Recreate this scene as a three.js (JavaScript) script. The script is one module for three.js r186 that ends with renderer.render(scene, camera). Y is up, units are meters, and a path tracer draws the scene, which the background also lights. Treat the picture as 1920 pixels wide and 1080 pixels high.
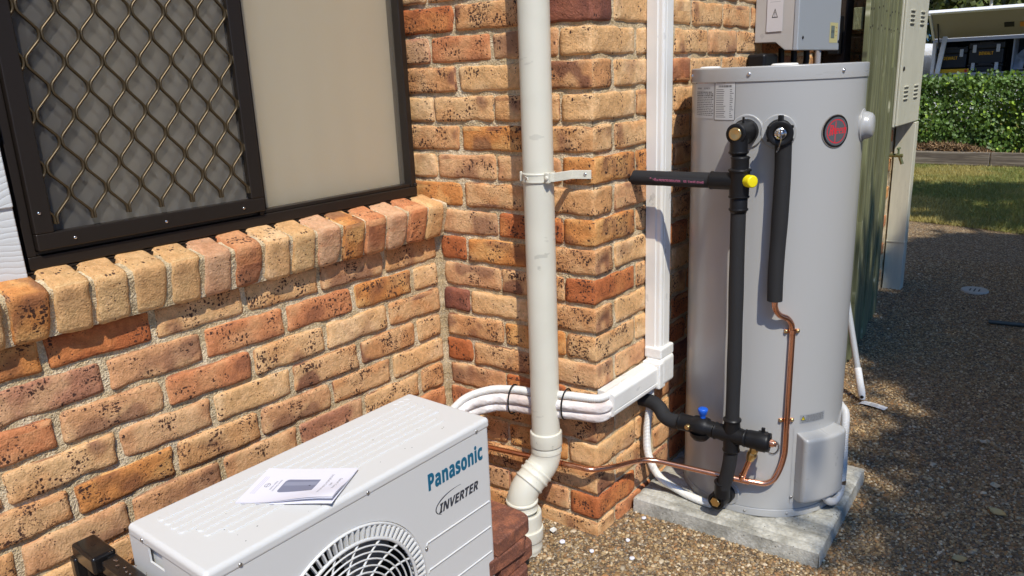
import * as THREE from 'three';
import { Sky } from 'three/addons/objects/Sky.js';
import { RoundedBoxGeometry } from 'three/addons/geometries/RoundedBoxGeometry.js';
import { TextGeometry } from 'three/addons/geometries/TextGeometry.js';
import { FontLoader } from 'three/addons/loaders/FontLoader.js';
import { mergeGeometries } from 'three/addons/utils/BufferGeometryUtils.js';

// ---------------------------------------------------------------- camera, sky, sun, exposure
const scene = new THREE.Scene();
const camera = new THREE.PerspectiveCamera(40.814, 1024 / 576, 0.05, 400);
camera.position.set(-1.757, 1.386, 1.717);
camera.rotation.set(THREE.MathUtils.degToRad(-15.279), THREE.MathUtils.degToRad(-51.007), THREE.MathUtils.degToRad(-2.388), 'YXZ');
const renderer = new THREE.WebGLRenderer({ antialias: true });
renderer.toneMapping = THREE.LinearToneMapping;
renderer.toneMappingExposure = 1.05;
renderer.shadowMap.enabled = true;
const SUN = new THREE.Vector3(-0.379, 0.799, 0.468).normalize();
const sky = new Sky();
sky.name = 'sky'; sky.scale.setScalar(300); sky.userData.kind = 'structure';
{
  const u = sky.material.uniforms;
  u.sunPosition.value.copy(SUN); u.turbidity.value = 12; u.rayleigh.value = 0.3; u.mieCoefficient.value = 0.004;
  if (u.cloudCoverage) { u.cloudCoverage.value = 0.35; u.cloudDensity.value = 0.4; }
}
scene.add(sky);
scene.environmentIntensity = 0.2;
const sun = new THREE.DirectionalLight(new THREE.Color(1.0, 0.92, 0.765), 4.3);
sun.name = 'sun';
sun.position.copy(SUN).multiplyScalar(30); sun.target.position.set(0, 0, 0);
sun.castShadow = true; sun.shadow.mapSize.set(4096, 4096); sun.shadow.radius = 1;
Object.assign(sun.shadow.camera, { left: -16, right: 16, top: 16, bottom: -16, near: 1, far: 80 });
scene.add(sun, sun.target);

// ---------------------------------------------------------------- helpers
const PI = Math.PI, V = (x, y, z) => new THREE.Vector3(x, y, z);
function rngOf(seed) { let a = seed >>> 0; return () => { a = (a + 0x6D2B79F5) | 0; let t = Math.imul(a ^ (a >>> 15), 1 | a); t = (t + Math.imul(t ^ (t >>> 7), 61 | t)) ^ t; return ((t ^ (t >>> 14)) >>> 0) / 4294967296; }; }
const rng = rngOf(7);
const rr = (a, b, r = rng) => a + (b - a) * r();
const lerp = (a, b, t) => a + (b - a) * t, clamp = (x, a = 0, b = 1) => Math.min(b, Math.max(a, x));
const smooth = (a, b, x) => { const t = clamp((x - a) / (b - a)); return t * t * (3 - 2 * t); };
function hash2(x, y, s) { let h = Math.imul(x, 374761393) + Math.imul(y, 668265263) + Math.imul(s, 1442695041); h = Math.imul(h ^ (h >>> 13), 1274126177); return ((h ^ (h >>> 16)) >>> 0) / 4294967296; }
// value noise that wraps every "per" cells
function vnoise(x, y, per, s) {
  const xi = Math.floor(x), yi = Math.floor(y), fx = x - xi, fy = y - yi, m = (a) => ((a % per) + per) % per;
  const ux = fx * fx * (3 - 2 * fx), uy = fy * fy * (3 - 2 * fy);
  const a = hash2(m(xi), m(yi), s), b = hash2(m(xi + 1), m(yi), s), c = hash2(m(xi), m(yi + 1), s), d = hash2(m(xi + 1), m(yi + 1), s);
  return lerp(lerp(a, b, ux), lerp(c, d, ux), uy);
}
function fbm(x, y, per, s, o = 4) { let v = 0, a = 0.5, t = 0; for (let i = 0; i < o; i++) { v += a * vnoise(x, y, per, s + i); t += a; x *= 2; y *= 2; per *= 2; a *= 0.5; } return v / t; }
function noise3(x, y, z, s) {
  const zi = Math.floor(z), f = z - zi, u = f * f * (3 - 2 * f);
  return lerp(vnoise(x, y, 4096, s + zi * 17), vnoise(x, y, 4096, s + (zi + 1) * 17), u) * 2 - 1;
}
// textures from a function of (u, v) in 0..1
function dataTex(w, h, fn, srgb = true) {
  const d = new Uint8Array(w * h * 4);
  for (let j = 0; j < h; j++) for (let i = 0; i < w; i++) { const c = fn(i / w, j / h, i, j), k = (j * w + i) * 4; d[k] = clamp(c[0], 0, 255); d[k + 1] = clamp(c[1], 0, 255); d[k + 2] = clamp(c[2], 0, 255); d[k + 3] = 255; }
  const t = new THREE.DataTexture(d, w, h, THREE.RGBAFormat); t.wrapS = t.wrapT = THREE.RepeatWrapping; t.magFilter = THREE.LinearFilter; t.minFilter = THREE.LinearMipmapLinearFilter; t.generateMipmaps = true;
  if (srgb) t.colorSpace = THREE.SRGBColorSpace;
  t.needsUpdate = true; return t;
}
function canvasTex(w, h, draw) {
  const c = document.createElement('canvas'); c.width = w; c.height = h; draw(c.getContext('2d'), w, h);
  const t = new THREE.CanvasTexture(c); t.colorSpace = THREE.SRGBColorSpace; return t;
}
const std = (color, roughness = 0.7, metalness = 0, extra = {}) => new THREE.MeshStandardMaterial({ color, roughness, metalness, ...extra });
const phy = (color, roughness, extra = {}) => new THREE.MeshPhysicalMaterial({ color, roughness, ...extra });
const lin = (r, g, b) => new THREE.Color().setRGB(r, g, b);
const taken = {};
function numbered(n) { const k = taken[n] = (taken[n] ?? -1) + 1; return k ? n + '_' + String(k).padStart(3, '0') : n; }
function tag(o, label, category, group, kind) { o.userData.label = label; o.userData.category = category; if (group) o.userData.group = group; if (kind) o.userData.kind = kind; return o; }
function thing(name, label, category, pos = [0, 0, 0], group) { const o = new THREE.Group(); o.name = numbered(name); o.position.set(...pos); scene.add(o); return tag(o, label, category, group); }
function part(name, geo, mat, parent, pos) {
  const m = new THREE.Mesh(geo, mat); m.name = parent ? name : numbered(name); m.castShadow = m.receiveShadow = true; if (pos) m.position.set(...pos);
  (parent ?? scene).add(m); return m;
}
const merged = (list) => mergeGeometries(list.map((g) => (g.index ? g.toNonIndexed() : g)).map((g) => { for (const k of Object.keys(g.attributes)) if (!['position', 'normal', 'uv'].includes(k)) g.deleteAttribute(k); return g; }));
const box = (w, h, d, x = 0, y = 0, z = 0) => new THREE.BoxGeometry(w, h, d).translate(x, y, z);
const rbox = (w, h, d, r, x = 0, y = 0, z = 0, s = 3) => new RoundedBoxGeometry(w, h, d, s, Math.min(r, w / 2.01, h / 2.01, d / 2.01)).translate(x, y, z);
const span = (x0, x1, y0, y1, z0, z1, r = 0) => (r ? rbox(x1 - x0, y1 - y0, z1 - z0, r, (x0 + x1) / 2, (y0 + y1) / 2, (z0 + z1) / 2) : box(x1 - x0, y1 - y0, z1 - z0, (x0 + x1) / 2, (y0 + y1) / 2, (z0 + z1) / 2));
// a turned shape from A to B; prof = [[distance along, radius], ...]
function turned(A, B, prof, seg = 32) {
  const g = new THREE.LatheGeometry(prof.map(([t, r]) => new THREE.Vector2(Math.max(r, 0.00001), t)), seg);
  const q = new THREE.Quaternion().setFromUnitVectors(V(0, 1, 0), B.clone().sub(A).normalize());
  return g.applyQuaternion(q).translate(A.x, A.y, A.z);
}
// a bar from A to B with flat ends
const rod = (A, B, r, seg = 24, ch = r * 0.12) => { const L = A.distanceTo(B); return turned(A, B, [[0, 0], [0, r - ch], [ch, r], [L - ch, r], [L, r - ch], [L, 0]], seg); };
// straight runs joined by rounded bends
function bent(pts, rad) {
  const cp = new THREE.CurvePath(); let last = pts[0];
  for (let i = 1; i < pts.length - 1; i++) {
    const r = Array.isArray(rad) ? rad[i - 1] : rad, a = pts[i].clone().sub(pts[i - 1]), b = pts[i + 1].clone().sub(pts[i]);
    const k = Math.min(r, a.length() * 0.49, b.length() * 0.49), p = pts[i].clone().addScaledVector(a.normalize(), -k), q = pts[i].clone().addScaledVector(b.normalize(), k);
    cp.add(new THREE.LineCurve3(last, p)); cp.add(new THREE.CubicBezierCurve3(p, p.clone().lerp(pts[i], 0.56), q.clone().lerp(pts[i], 0.56), q)); last = q;
  }
  cp.add(new THREE.LineCurve3(last, pts[pts.length - 1])); return cp;
}
const soft = (pts) => new THREE.CatmullRomCurve3(pts, false, 'centripetal');
// a tube whose radius may vary with the distance along it
function sweep(curve, N, rad, M = 16, cap = true) {
  const L = curve.getLength(), P = [], T = []; for (let i = 0; i <= N; i++) { P.push(curve.getPointAt(i / N)); T.push(curve.getTangentAt(i / N)); }
  let n = Math.abs(T[0].y) < 0.9 ? V(0, 1, 0) : V(1, 0, 0); n.sub(T[0].clone().multiplyScalar(n.dot(T[0]))).normalize();
  const pos = [], uv = [], idx = [];
  for (let i = 0; i <= N; i++) {
    n = n.clone().sub(T[i].clone().multiplyScalar(n.dot(T[i]))).normalize(); const b = T[i].clone().cross(n), r = typeof rad === 'function' ? rad(L * i / N, i / N) : rad;
    for (let j = 0; j <= M; j++) { const a = j / M * 2 * PI, rj = typeof r === 'function' ? r(a) : r, p = P[i].clone().addScaledVector(n, Math.cos(a) * rj).addScaledVector(b, Math.sin(a) * rj); pos.push(p.x, p.y, p.z); uv.push(L * i / N, j / M * 2 * PI * 0.02); }
  }
  const S = M + 1; for (let i = 0; i < N; i++) for (let j = 0; j < M; j++) { const a = i * S + j; idx.push(a, a + 1, a + S, a + 1, a + S + 1, a + S); }
  if (cap) for (const e of [0, N]) { const c = pos.length / 3; pos.push(P[e].x, P[e].y, P[e].z); uv.push(0, 0); const base = pos.length / 3; for (let j = 0; j <= M; j++) { const k = (e * S + j) * 3; pos.push(pos[k], pos[k + 1], pos[k + 2]); uv.push(0, 0); } for (let j = 0; j < M; j++) e ? idx.push(c, base + j, base + j + 1) : idx.push(c, base + j + 1, base + j); }
  const g = new THREE.BufferGeometry(); g.setAttribute('position', new THREE.Float32BufferAttribute(pos, 3)); g.setAttribute('uv', new THREE.Float32BufferAttribute(uv, 2)); g.setIndex(idx); g.computeVertexNormals(); sealNormals(g); return g;
}
// average the normals of vertices that share a place and point roughly the same way
function sealNormals(g, limit = 0.5) {
  const p = g.attributes.position, n = g.attributes.normal, map = new Map(), out = new Float32Array(n.count * 3);
  for (let i = 0; i < p.count; i++) { const k = Math.round(p.getX(i) * 2e4) + '_' + Math.round(p.getY(i) * 2e4) + '_' + Math.round(p.getZ(i) * 2e4); (map.get(k) ?? map.set(k, []).get(k)).push(i); }
  for (const l of map.values()) for (const i of l) { let x = 0, y = 0, z = 0; for (const j of l) { const d = n.getX(i) * n.getX(j) + n.getY(i) * n.getY(j) + n.getZ(i) * n.getZ(j); if (d > limit) { x += n.getX(j); y += n.getY(j); z += n.getZ(j); } } const m = Math.hypot(x, y, z) || 1; out[i * 3] = x / m; out[i * 3 + 1] = y / m; out[i * 3 + 2] = z / m; }
  g.setAttribute('normal', new THREE.BufferAttribute(out, 3)); return g;
}
// a grid surface from fn(u, v) -> Vector3, u and v in 0..1
function surf(nu, nv, fn, flip = false) {
  const pos = [], uv = [], idx = [];
  for (let j = 0; j <= nv; j++) for (let i = 0; i <= nu; i++) { const p = fn(i / nu, j / nv); pos.push(p.x, p.y, p.z); uv.push(i / nu, j / nv); }
  for (let j = 0; j < nv; j++) for (let i = 0; i < nu; i++) { const a = j * (nu + 1) + i, b = a + 1, c = a + nu + 1, d = c + 1; flip ? idx.push(a, c, b, b, c, d) : idx.push(a, b, c, b, d, c); }
  const g = new THREE.BufferGeometry(); g.setAttribute('position', new THREE.Float32BufferAttribute(pos, 3)); g.setAttribute('uv', new THREE.Float32BufferAttribute(uv, 2)); g.setIndex(idx); g.computeVertexNormals(); return g;
}
const font = await new FontLoader().loadAsync('fonts/droid/droid_sans_bold.typeface.json');
function textGeo(str, size, depth, skew = 0, bold = 0) {
  const g = new TextGeometry(str, { font, size, depth, curveSegments: 5, bevelEnabled: bold > 0, bevelThickness: 0.0002, bevelSize: bold, bevelSegments: 1 });
  if (skew) g.applyMatrix4(new THREE.Matrix4().set(1, skew, 0, 0, 0, 1, 0, 0, 0, 0, 1, 0, 0, 0, 0, 1));
  return g;
}
function screw(parent, at, dir, r = 0.005, mat, name = 'screw') { const A = at.clone(), B = at.clone().add(dir); return part(name, turned(A, B, [[-0.001, r], [r * 0.25, r], [r * 0.6, r * 0.75], [r * 0.75, r * 0.3], [r * 0.62, 0]], 12), mat, parent); }
// leaves scattered by a function: each leaf two folded triangles pairs, coloured per leaf
function leafMesh(n, place, r) {
  const pos = new Float32Array(n * 12), col = new Float32Array(n * 12), nor = new Float32Array(n * 12), idx = new Uint32Array(n * 6), q = new THREE.Quaternion(), e = new THREE.Euler();
  const a = V(0, 0, 0), b = V(0, 0, 0), N = V(0, 0, 0);
  for (let i = 0; i < n; i++) {
    const L = place(i, r); e.set(L.rx, L.ry, L.rz); q.setFromEuler(e);
    const s = L.size, w = s * (L.w ?? 0.42), pts = [[0, -s / 2, 0], [w, 0, s * 0.12], [0, s / 2, 0], [-w, 0, s * 0.12]];
    for (let k = 0; k < 4; k++) { a.set(...pts[k]).applyQuaternion(q); const o = (i * 4 + k) * 3; pos[o] = L.x + a.x; pos[o + 1] = L.y + a.y; pos[o + 2] = L.z + a.z; N.set(k === 1 ? -0.25 : k === 3 ? 0.25 : 0, 0, 1).normalize().applyQuaternion(q); nor[o] = N.x; nor[o + 1] = N.y; nor[o + 2] = N.z; col[o] = L.c[0]; col[o + 1] = L.c[1]; col[o + 2] = L.c[2]; }
    const v = i * 4; idx.set([v, v + 1, v + 2, v, v + 2, v + 3], i * 6);
  }
  const g = new THREE.BufferGeometry(); g.setAttribute('position', new THREE.BufferAttribute(pos, 3)); g.setAttribute('normal', new THREE.BufferAttribute(nor, 3)); g.setAttribute('color', new THREE.BufferAttribute(col, 3)); g.setIndex(new THREE.BufferAttribute(idx, 1)); return g;
}
const leafMat = new THREE.MeshPhysicalMaterial({ color: 0xffffff, vertexColors: true, roughness: 0.55, side: THREE.DoubleSide, transmission: 0.3, thickness: 0 });

// ---------------------------------------------------------------- shared materials
const fineBump = dataTex(512, 512, (u, v) => { const n = fbm(u * 64, v * 64, 64, 3, 3) * 255; return [n, n, n]; }, false);
const dentBump = dataTex(512, 512, (u, v) => { const n = 255 * (fbm(u * 6, v * 6, 6, 201, 2)); return [n, n, n]; }, false);
const wearMap = dataTex(512, 512, (u, v) => { const n = 255 * clamp(0.72 + 0.4 * fbm(u * 10, v * 10, 10, 211, 4)); return [n, n, n]; }, false);
const scuffs = (() => { const r = rngOf(221), S = []; for (let i = 0; i < 70; i++) S.push([r(), r(), rr(0.003, 0.012, r), rr(0.002, 0.03, r), rr(0.03, 0.16, r)]); return dataTex(512, 512, (u, v) => { let k = 0.94 + 0.10 * fbm(u * 8, v * 8, 8, 223, 4); for (const [x, y, w, h, d] of S) { const dx = (u - x) / w, dy = (v - y) / h, q = dx * dx + dy * dy; if (q < 1 && vnoise(u * 180, v * 120, 180, 229) > 0.55) k *= 1 - d; } const c = 255 * Math.min(1, k); return [c, c * 0.995, c * 0.98]; }); })();
const M = {
  black: phy(lin(0.008, 0.008, 0.009), 0.42, { specularIntensity: 0.6 }),
  blackGloss: phy(lin(0.010, 0.009, 0.009), 0.18),
  foam: std(lin(0.013, 0.013, 0.0145), 0.8, 0, { bumpMap: fineBump, bumpScale: 0.0006 }),
  bronze: phy(lin(0.022, 0.016, 0.012), 0.38, { metalness: 0.25 }),
  pvc: phy(lin(0.68, 0.665, 0.58), 0.4, { map: scuffs }),
  white: phy(lin(0.80, 0.80, 0.785), 0.37, { map: scuffs }),
  acWhite: phy(lin(0.62, 0.62, 0.605), 0.42),
  tank: phy(lin(0.395, 0.397, 0.392), 0.34, { clearcoat: 0.25, clearcoatRoughness: 0.25, bumpMap: dentBump, bumpScale: 0.0005, roughnessMap: wearMap }),
  chrome: std(lin(0.75, 0.75, 0.76), 0.18, 1),
  steel: std(lin(0.5, 0.49, 0.47), 0.35, 1),
  brass: std(lin(0.72, 0.52, 0.24), 0.28, 1),
  copper: std(lin(0.80, 0.40, 0.26), 0.26, 1),
  yellow: phy(lin(0.85, 0.72, 0.01), 0.35),
  blue: phy(lin(0.01, 0.10, 0.55), 0.35),
  red: phy(lin(0.6, 0.02, 0.03), 0.35),
  glass: new THREE.MeshPhysicalMaterial({ color: 0xffffff, roughness: 0.02, transmission: 1, thickness: 0, ior: 1.5 }),
};
// ---------------------------------------------------------------- ground
const pebTones = [[0.34, 0.225, 0.105], [0.23, 0.145, 0.068], [0.45, 0.32, 0.165], [0.16, 0.105, 0.056], [0.30, 0.205, 0.115], [0.54, 0.41, 0.245], [0.22, 0.165, 0.11], [0.37, 0.20, 0.085], [0.12, 0.082, 0.048], [0.27, 0.165, 0.072], [0.60, 0.49, 0.34]];
{
  const W = 1024, cells = 96;
  const pts = []; for (let j = 0; j < cells; j++) for (let i = 0; i < cells; i++) pts.push([i + hash2(i, j, 11), j + hash2(i, j, 12), Math.floor(hash2(i, j, 13) * pebTones.length), 0.75 + 0.5 * hash2(i, j, 14)]);
  const s8 = (x) => 255 * Math.pow(x, 1 / 2.2);
  const near = (u, v) => { const x = u * cells, y = v * cells, xi = Math.floor(x), yi = Math.floor(y); let b1 = 9, b2 = 9, best = null; for (let dy = -1; dy <= 1; dy++) for (let dx = -1; dx <= 1; dx++) { const p = pts[((yi + dy + cells) % cells) * cells + (xi + dx + cells) % cells]; let px = p[0] + Math.floor((xi + dx) / cells) * cells, py = p[1] + Math.floor((yi + dy) / cells) * cells; const d = Math.hypot(px - x, py - y); if (d < b1) { b2 = b1; b1 = d; best = p; } else if (d < b2) b2 = d; } return [b1, b2, best]; };
  const hgt = new Uint8Array(W * W);
  const col = dataTex(W, W, (u, v, i, j) => { const [a, b, p] = near(u, v), e = clamp((b - a) / 0.35); hgt[j * W + i] = 255 * e; const t = pebTones[p[2]], k = p[3]; const m = [0.14, 0.11, 0.08]; return [0, 1, 2].map((c) => s8(lerp(m[c], t[c] * k, smooth(0.05, 0.5, e)))); });
  const bmp = dataTex(W, W, (u, v, i, j) => { const h = hgt[j * W + i]; return [h, h, h]; }, false);
  const g = new THREE.PlaneGeometry(160, 160); g.rotateX(-PI / 2); const uv = g.attributes.uv; for (let i = 0; i < uv.count; i++) uv.setXY(i, uv.getX(i) * 160 / 0.9, uv.getY(i) * 160 / 0.9);
  const gr = part('ground', g, std(0xffffff, 0.85, 0, { map: col, bumpMap: bmp, bumpScale: 0.004 })); gr.userData.kind = 'structure'; gr.position.y = -0.002;
}
{ // the loose-looking stones of the exposed aggregate, where they can be told apart
  const g = new THREE.IcosahedronGeometry(1, 1), p = g.attributes.position; for (let i = 0; i < p.count; i++) { const k = 1 + 0.22 * noise3(p.getX(i) * 1.3 + 5, p.getY(i) * 1.3, p.getZ(i) * 1.3, 21); p.setXYZ(i, p.getX(i) * k, p.getY(i) * k, p.getZ(i) * k); } g.computeVertexNormals(); sealNormals(g, -1);
  const r = rngOf(31), list = [], H = 0.0077;
  for (let x = -0.7; x < 4.4; x += H * (x > 2.2 ? 1.25 : 1)) for (let z = 0.2; z < 2.05; z += H * (x > 2.2 ? 1.25 : 1)) {
    const px = x + rr(-0.5, 0.5, r) * H, pz = z + rr(-0.5, 0.5, r) * H, s = r(), c = r(), k = r();
    if (px > 0.02 && pz < 0.58 || px <= 0.02 && pz < 0.3) continue;
    if (pz > 1.72 + 0.1 * px && px < 1.5) continue; if (pz > 1.75 && px >= 1.5) continue;
    if (px > 0.27 && px < 0.78 && pz > 0.6 && pz < 1.12) continue;
    if (px < -0.35 && pz < 0.6) continue;
    list.push([px, pz, s, c, k]);
  }
  const im = new THREE.InstancedMesh(g, phy(0xffffff, 0.6), list.length), m = new THREE.Matrix4(), q = new THREE.Quaternion(), e = new THREE.Euler(), C = new THREE.Color();
  list.forEach(([x, z, s, c, k], i) => {
    const size = 0.0026 + 0.0032 * s * s + (s > 0.985 ? 0.002 : 0); e.set(rr(-0.3, 0.3, r), r() * 6.28, rr(-0.3, 0.3, r)); q.setFromEuler(e);
    m.compose(V(x, -0.0018 + 0.0018 * k, z), q, V(size * rr(0.8, 1.5, r), size * rr(0.45, 0.75, r), size)); im.setMatrixAt(i, m);
    const t = pebTones[Math.floor(Math.pow(c, 1.02) * pebTones.length)], b = rr(0.7, 1.25, r) * (c > 0.91 && r() < 0.6 ? 0.45 : 0.88); C.setRGB(t[0] * b, t[1] * b, t[2] * b); im.setColorAt(i, C);
  });
  im.name = 'aggregate_stones'; im.castShadow = im.receiveShadow = true; scene.add(im); tag(im, 'brown and tan pebbles of the exposed aggregate path', 'pebbles', null, 'stuff');
}
// ---------------------------------------------------------------- lawn beyond the path
const lawnEdge = (z) => 5.80 - 0.30 * Math.pow(Math.max(0, z - 0.2) / 0.95, 2) - 0.05 * Math.sin(z * 3);
{
  const s = new THREE.Shape(); s.moveTo(lawnEdge(-12), 12); for (let z = -12; z <= 2.2; z += 0.2) s.lineTo(lawnEdge(Math.max(z, -1)), -z); s.lineTo(3.6, -6); s.lineTo(3.2, -16); s.lineTo(60, -16); s.lineTo(60, 12);
  const g = new THREE.ShapeGeometry(s); g.rotateX(-PI / 2); const p = g.attributes.position, uv = g.attributes.uv; for (let i = 0; i < p.count; i++) uv.setXY(i, p.getX(i) / 2, p.getZ(i) / 2);
  const t = dataTex(512, 512, (u, v) => { const a = fbm(u * 12, v * 12, 12, 41, 4), b = fbm(u * 90, v * 90, 90, 45, 2), k = 0.6 + 0.8 * b; return [lerp(96, 140, a) * k, lerp(100, 122, a) * k, lerp(44, 66, a) * k]; });
  const m = part('lawn', g, std(0xffffff, 0.95, 0, { map: t })); m.position.y = 0.004; m.userData.kind = 'structure';
  const r = rngOf(51), n = 52000, bg = new THREE.BufferGeometry(); bg.setAttribute('position', new THREE.Float32BufferAttribute([-0.5, 0, 0, 0.5, 0, 0, 0.25, 0.55, 0.12, -0.25, 0.55, 0.12, 0, 1, 0.45], 3)); bg.setIndex([0, 1, 2, 0, 2, 3, 3, 2, 4]); bg.computeVertexNormals();
  const im = new THREE.InstancedMesh(bg, new THREE.MeshPhysicalMaterial({ color: 0xffffff, roughness: 0.7, side: THREE.DoubleSide, transmission: 0.25, thickness: 0 }), n), mm = new THREE.Matrix4(), q = new THREE.Quaternion(), e = new THREE.Euler(), C = new THREE.Color();
  for (let i = 0; i < n; i++) { const z = rr(-1.3, 2.1, r), x0 = lawnEdge(z), x = x0 - 0.05 + (10.0 - x0) * Math.pow(r(), 1.15), h = rr(0.022, 0.05, r), d = fbm(x * 1.3 + 40, z * 1.3 + 40, 999, 61, 3), b = rr(0.75, 1.25, r); e.set(rr(-0.5, 0.5, r), r() * 6.28, rr(-0.5, 0.5, r)); q.setFromEuler(e); mm.compose(V(x, 0.004, z), q, V(0.0065, h, h)); im.setMatrixAt(i, mm); const y = smooth(0.42, 0.66, d) * 0.8 + 0.2 * r(); C.setRGB(lerp(0.19, 0.44, y) * b, lerp(0.23, 0.36, y) * b, lerp(0.045, 0.11, y) * b); im.setColorAt(i, C); }
  im.name = 'grass'; scene.add(im); tag(im, 'short dry green grass of the lawn beyond the path', 'grass', null, 'stuff');
}
// ---------------------------------------------------------------- trees on the far side of the path (outside the picture) whose crowns shade the path and lawn
function crownGeo(r, cx, cy, cz, rx, ry, rz, clumps, per, size, tone) {
  const C = []; for (let i = 0; i < clumps; i++) { const a = r() * 2 * PI, u = r() * 2 - 1, k = Math.cbrt(rr(0.15, 1, r)), w = Math.sqrt(1 - u * u); C.push([cx + rx * k * w * Math.cos(a), cy + ry * k * u, cz + rz * k * w * Math.sin(a), rr(0.7, 1.3, r)]); }
  return leafMesh(clumps * per, (i) => { const c = C[Math.floor(i / per)], g = () => (r() + r() + r() - 1.5) * 0.9, s = 0.22 * c[3] * Math.min(1.4, rx), b = rr(0.6, 1.35, r) * (0.85 + 0.3 * c[3] * 0.5); return { x: c[0] + g() * s, y: c[1] + g() * s * 0.8, z: c[2] + g() * s, rx: rr(-1.2, 0.6, r), ry: r() * 6.28, rz: rr(-0.8, 0.8, r), size: size * rr(0.7, 1.3, r), c: [tone[0] * b, tone[1] * b, tone[2] * b] }; }, r);
}
const barkMat = std(lin(0.12, 0.085, 0.06), 0.95, 0, { bumpMap: fineBump, bumpScale: 0.006 });
function tree(name, label, group, x, z, h, R, ry, clumps, per, size, tone, seed, tr = 0.07, lean = [0, 0]) {
  const r = rngOf(seed), t = thing(name, label, 'tree', [x, 0, z], group), top = V(lean[0], h, lean[1]);
  const stem = soft([V(0, -0.05, 0), V(lean[0] * 0.2 + 0.04, h * 0.3, lean[1] * 0.2), V(lean[0] * 0.6 - 0.03, h * 0.65, lean[1] * 0.6), top]), G = [sweep(stem, 20, (d, u) => tr * (1.15 - 0.75 * u), 10)];
  for (let i = 0; i < 9; i++) { const a = i * 2.4 + r(), s = stem.getPointAt(rr(0.5, 0.95, r)), e = V(lean[0] + Math.cos(a) * R * 0.75, h + rr(-0.4, 0.6, r) * ry, lean[1] + Math.sin(a) * R * 0.75); G.push(sweep(soft([s, s.clone().lerp(e, 0.5).add(V(0, 0.1, 0)), e]), 8, (d, u) => tr * 0.42 * (1 - 0.75 * u), 6)); }
  part('trunk', merged(G), barkMat, t);
  part('crown', crownGeo(r, lean[0], h, lean[1], R, ry, R, clumps, per, size, tone), leafMat, t); return t;
}
// ---------------------------------------------------------------- brick house: window wall (face z = 0), return wall, tank wall (face z = 0.573)
const house = thing('brick_house', 'speckled tan, gold and terracotta brick house walls with rowlock window sill', 'house');
const OC = V(0.0316, 0, 0.5727), RLEN = 0.5737, RROT = Math.atan2(-0.9985, 0.0551);
const CH = 0.086, BH = 0.0765, cy = (k) => 0.055 + (k - 2) * CH;
// --- brick textures: base tone, blotches towards a second tone, iron spots. 1 repeat = 0.5 x 0.25 m
const toneDefs = {
  T: { a: [210, 167, 118], b: [197, 145, 94], spots: 1.0 }, S: { a: [218, 179, 132], b: [208, 162, 110], spots: 0.45 }, G: { a: [206, 154, 94], b: [192, 126, 66], spots: 0.9 },
  O: { a: [192, 122, 68], b: [168, 94, 50], spots: 1.0 }, R: { a: [200, 142, 96], b: [188, 120, 76], spots: 0.7 }, P: { a: [206, 162, 116], b: [194, 142, 98], spots: 0.8 },
  M: { a: [192, 148, 108], b: [164, 112, 84], spots: 0.9 }, D: { a: [142, 86, 64], b: [116, 68, 54], spots: 0.8 }, H: { a: [205, 160, 112], b: [192, 137, 88], spots: 1.7 },
  U: { a: [210, 170, 118], b: [200, 154, 102], spots: 0.16 }, Q: { a: [202, 158, 120], b: [192, 140, 102], spots: 0.12 },
};
const mixC = (p, q, t) => [lerp(p[0], q[0], t), lerp(p[1], q[1], t), lerp(p[2], q[2], t)];
const brickTile = { w: 1024, h: 512 };
const brickBump = dataTex(1024, 512, (u, v) => { const a = fbm(u * 16, v * 8, 16, 71, 3), b = fbm(u * 160, v * 80, 160, 75, 2), c = Math.pow(fbm(u * 48, v * 24, 48, 78, 2), 3); const n = 255 * clamp(0.55 * a + 0.35 * b + 0.35 * c); return [n, n, n]; }, false);
function brickTex(def, seed) {
  const { w, h } = brickTile, r = rngOf(seed), spots = new Float32Array(w * h);
  const N = Math.floor(3000 * def.spots);
  for (let i = 0; i < N; i++) {
    let x = r() * w, y = r() * h; const dens = fbm(x / w * 12, y / h * 6, 12, seed + 5, 2); if (dens < 0.40 + 0.22 * r()) continue;
    const core = smooth(0.60, 0.72, dens), big = r() < 0.03 + 0.45 * core, rad = big ? rr(3.5, 8.5, r) : rr(1.5, 3.8, r), st = rr(0.7, 1, r), el = rr(0.6, 1.5, r);
    for (let dy = -14; dy <= 14; dy++) for (let dx = -14; dx <= 14; dx++) { const px = ((x + dx | 0) + w) % w, py = ((y + dy | 0) + h) % h, d = Math.hypot(dx * el, dy / el) + (big ? 5 : 2.2) * (vnoise(px / 3, py / 3, 999, seed) - 0.5); const a = st * clamp((rad - d) / 1.3); if (a > 0) spots[py * w + px] = Math.max(spots[py * w + px], a); }
  }
  return dataTex(w, h, (u, v, i, j) => {
    const k = fbm(u * 6, v * 3, 6, seed + 1, 4), f = fbm(u * 60, v * 30, 60, seed + 2, 3), g = fbm(u * 220, v * 110, 220, seed + 3, 2); let c = mixC(def.a, def.b, smooth(0.36, 0.68, k)); const m = 0.84 + 0.22 * f + 0.14 * g; c = [c[0] * m, c[1] * m, c[2] * m * (0.97 + 0.06 * f)];
    const smoke = smooth(0.60, 0.80, fbm(u * 5 + 9, v * 2.5 + 9, 5, seed + 4, 3)) * 0.55 * def.spots; c = mixC(c, [92, 52, 40], clamp(smoke, 0, 0.6));
    return mixC(c, [50, 27, 19], spots[j * w + i] * 0.95);
  });
}
const brickMats = {}; { let s = 100; for (const k of Object.keys(toneDefs)) { brickMats[k] = std(0xffffff, 0.82, 0, { map: brickTex(toneDefs[k], s), bumpMap: brickBump, bumpScale: 0.0034 }); s += 31; } }
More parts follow.
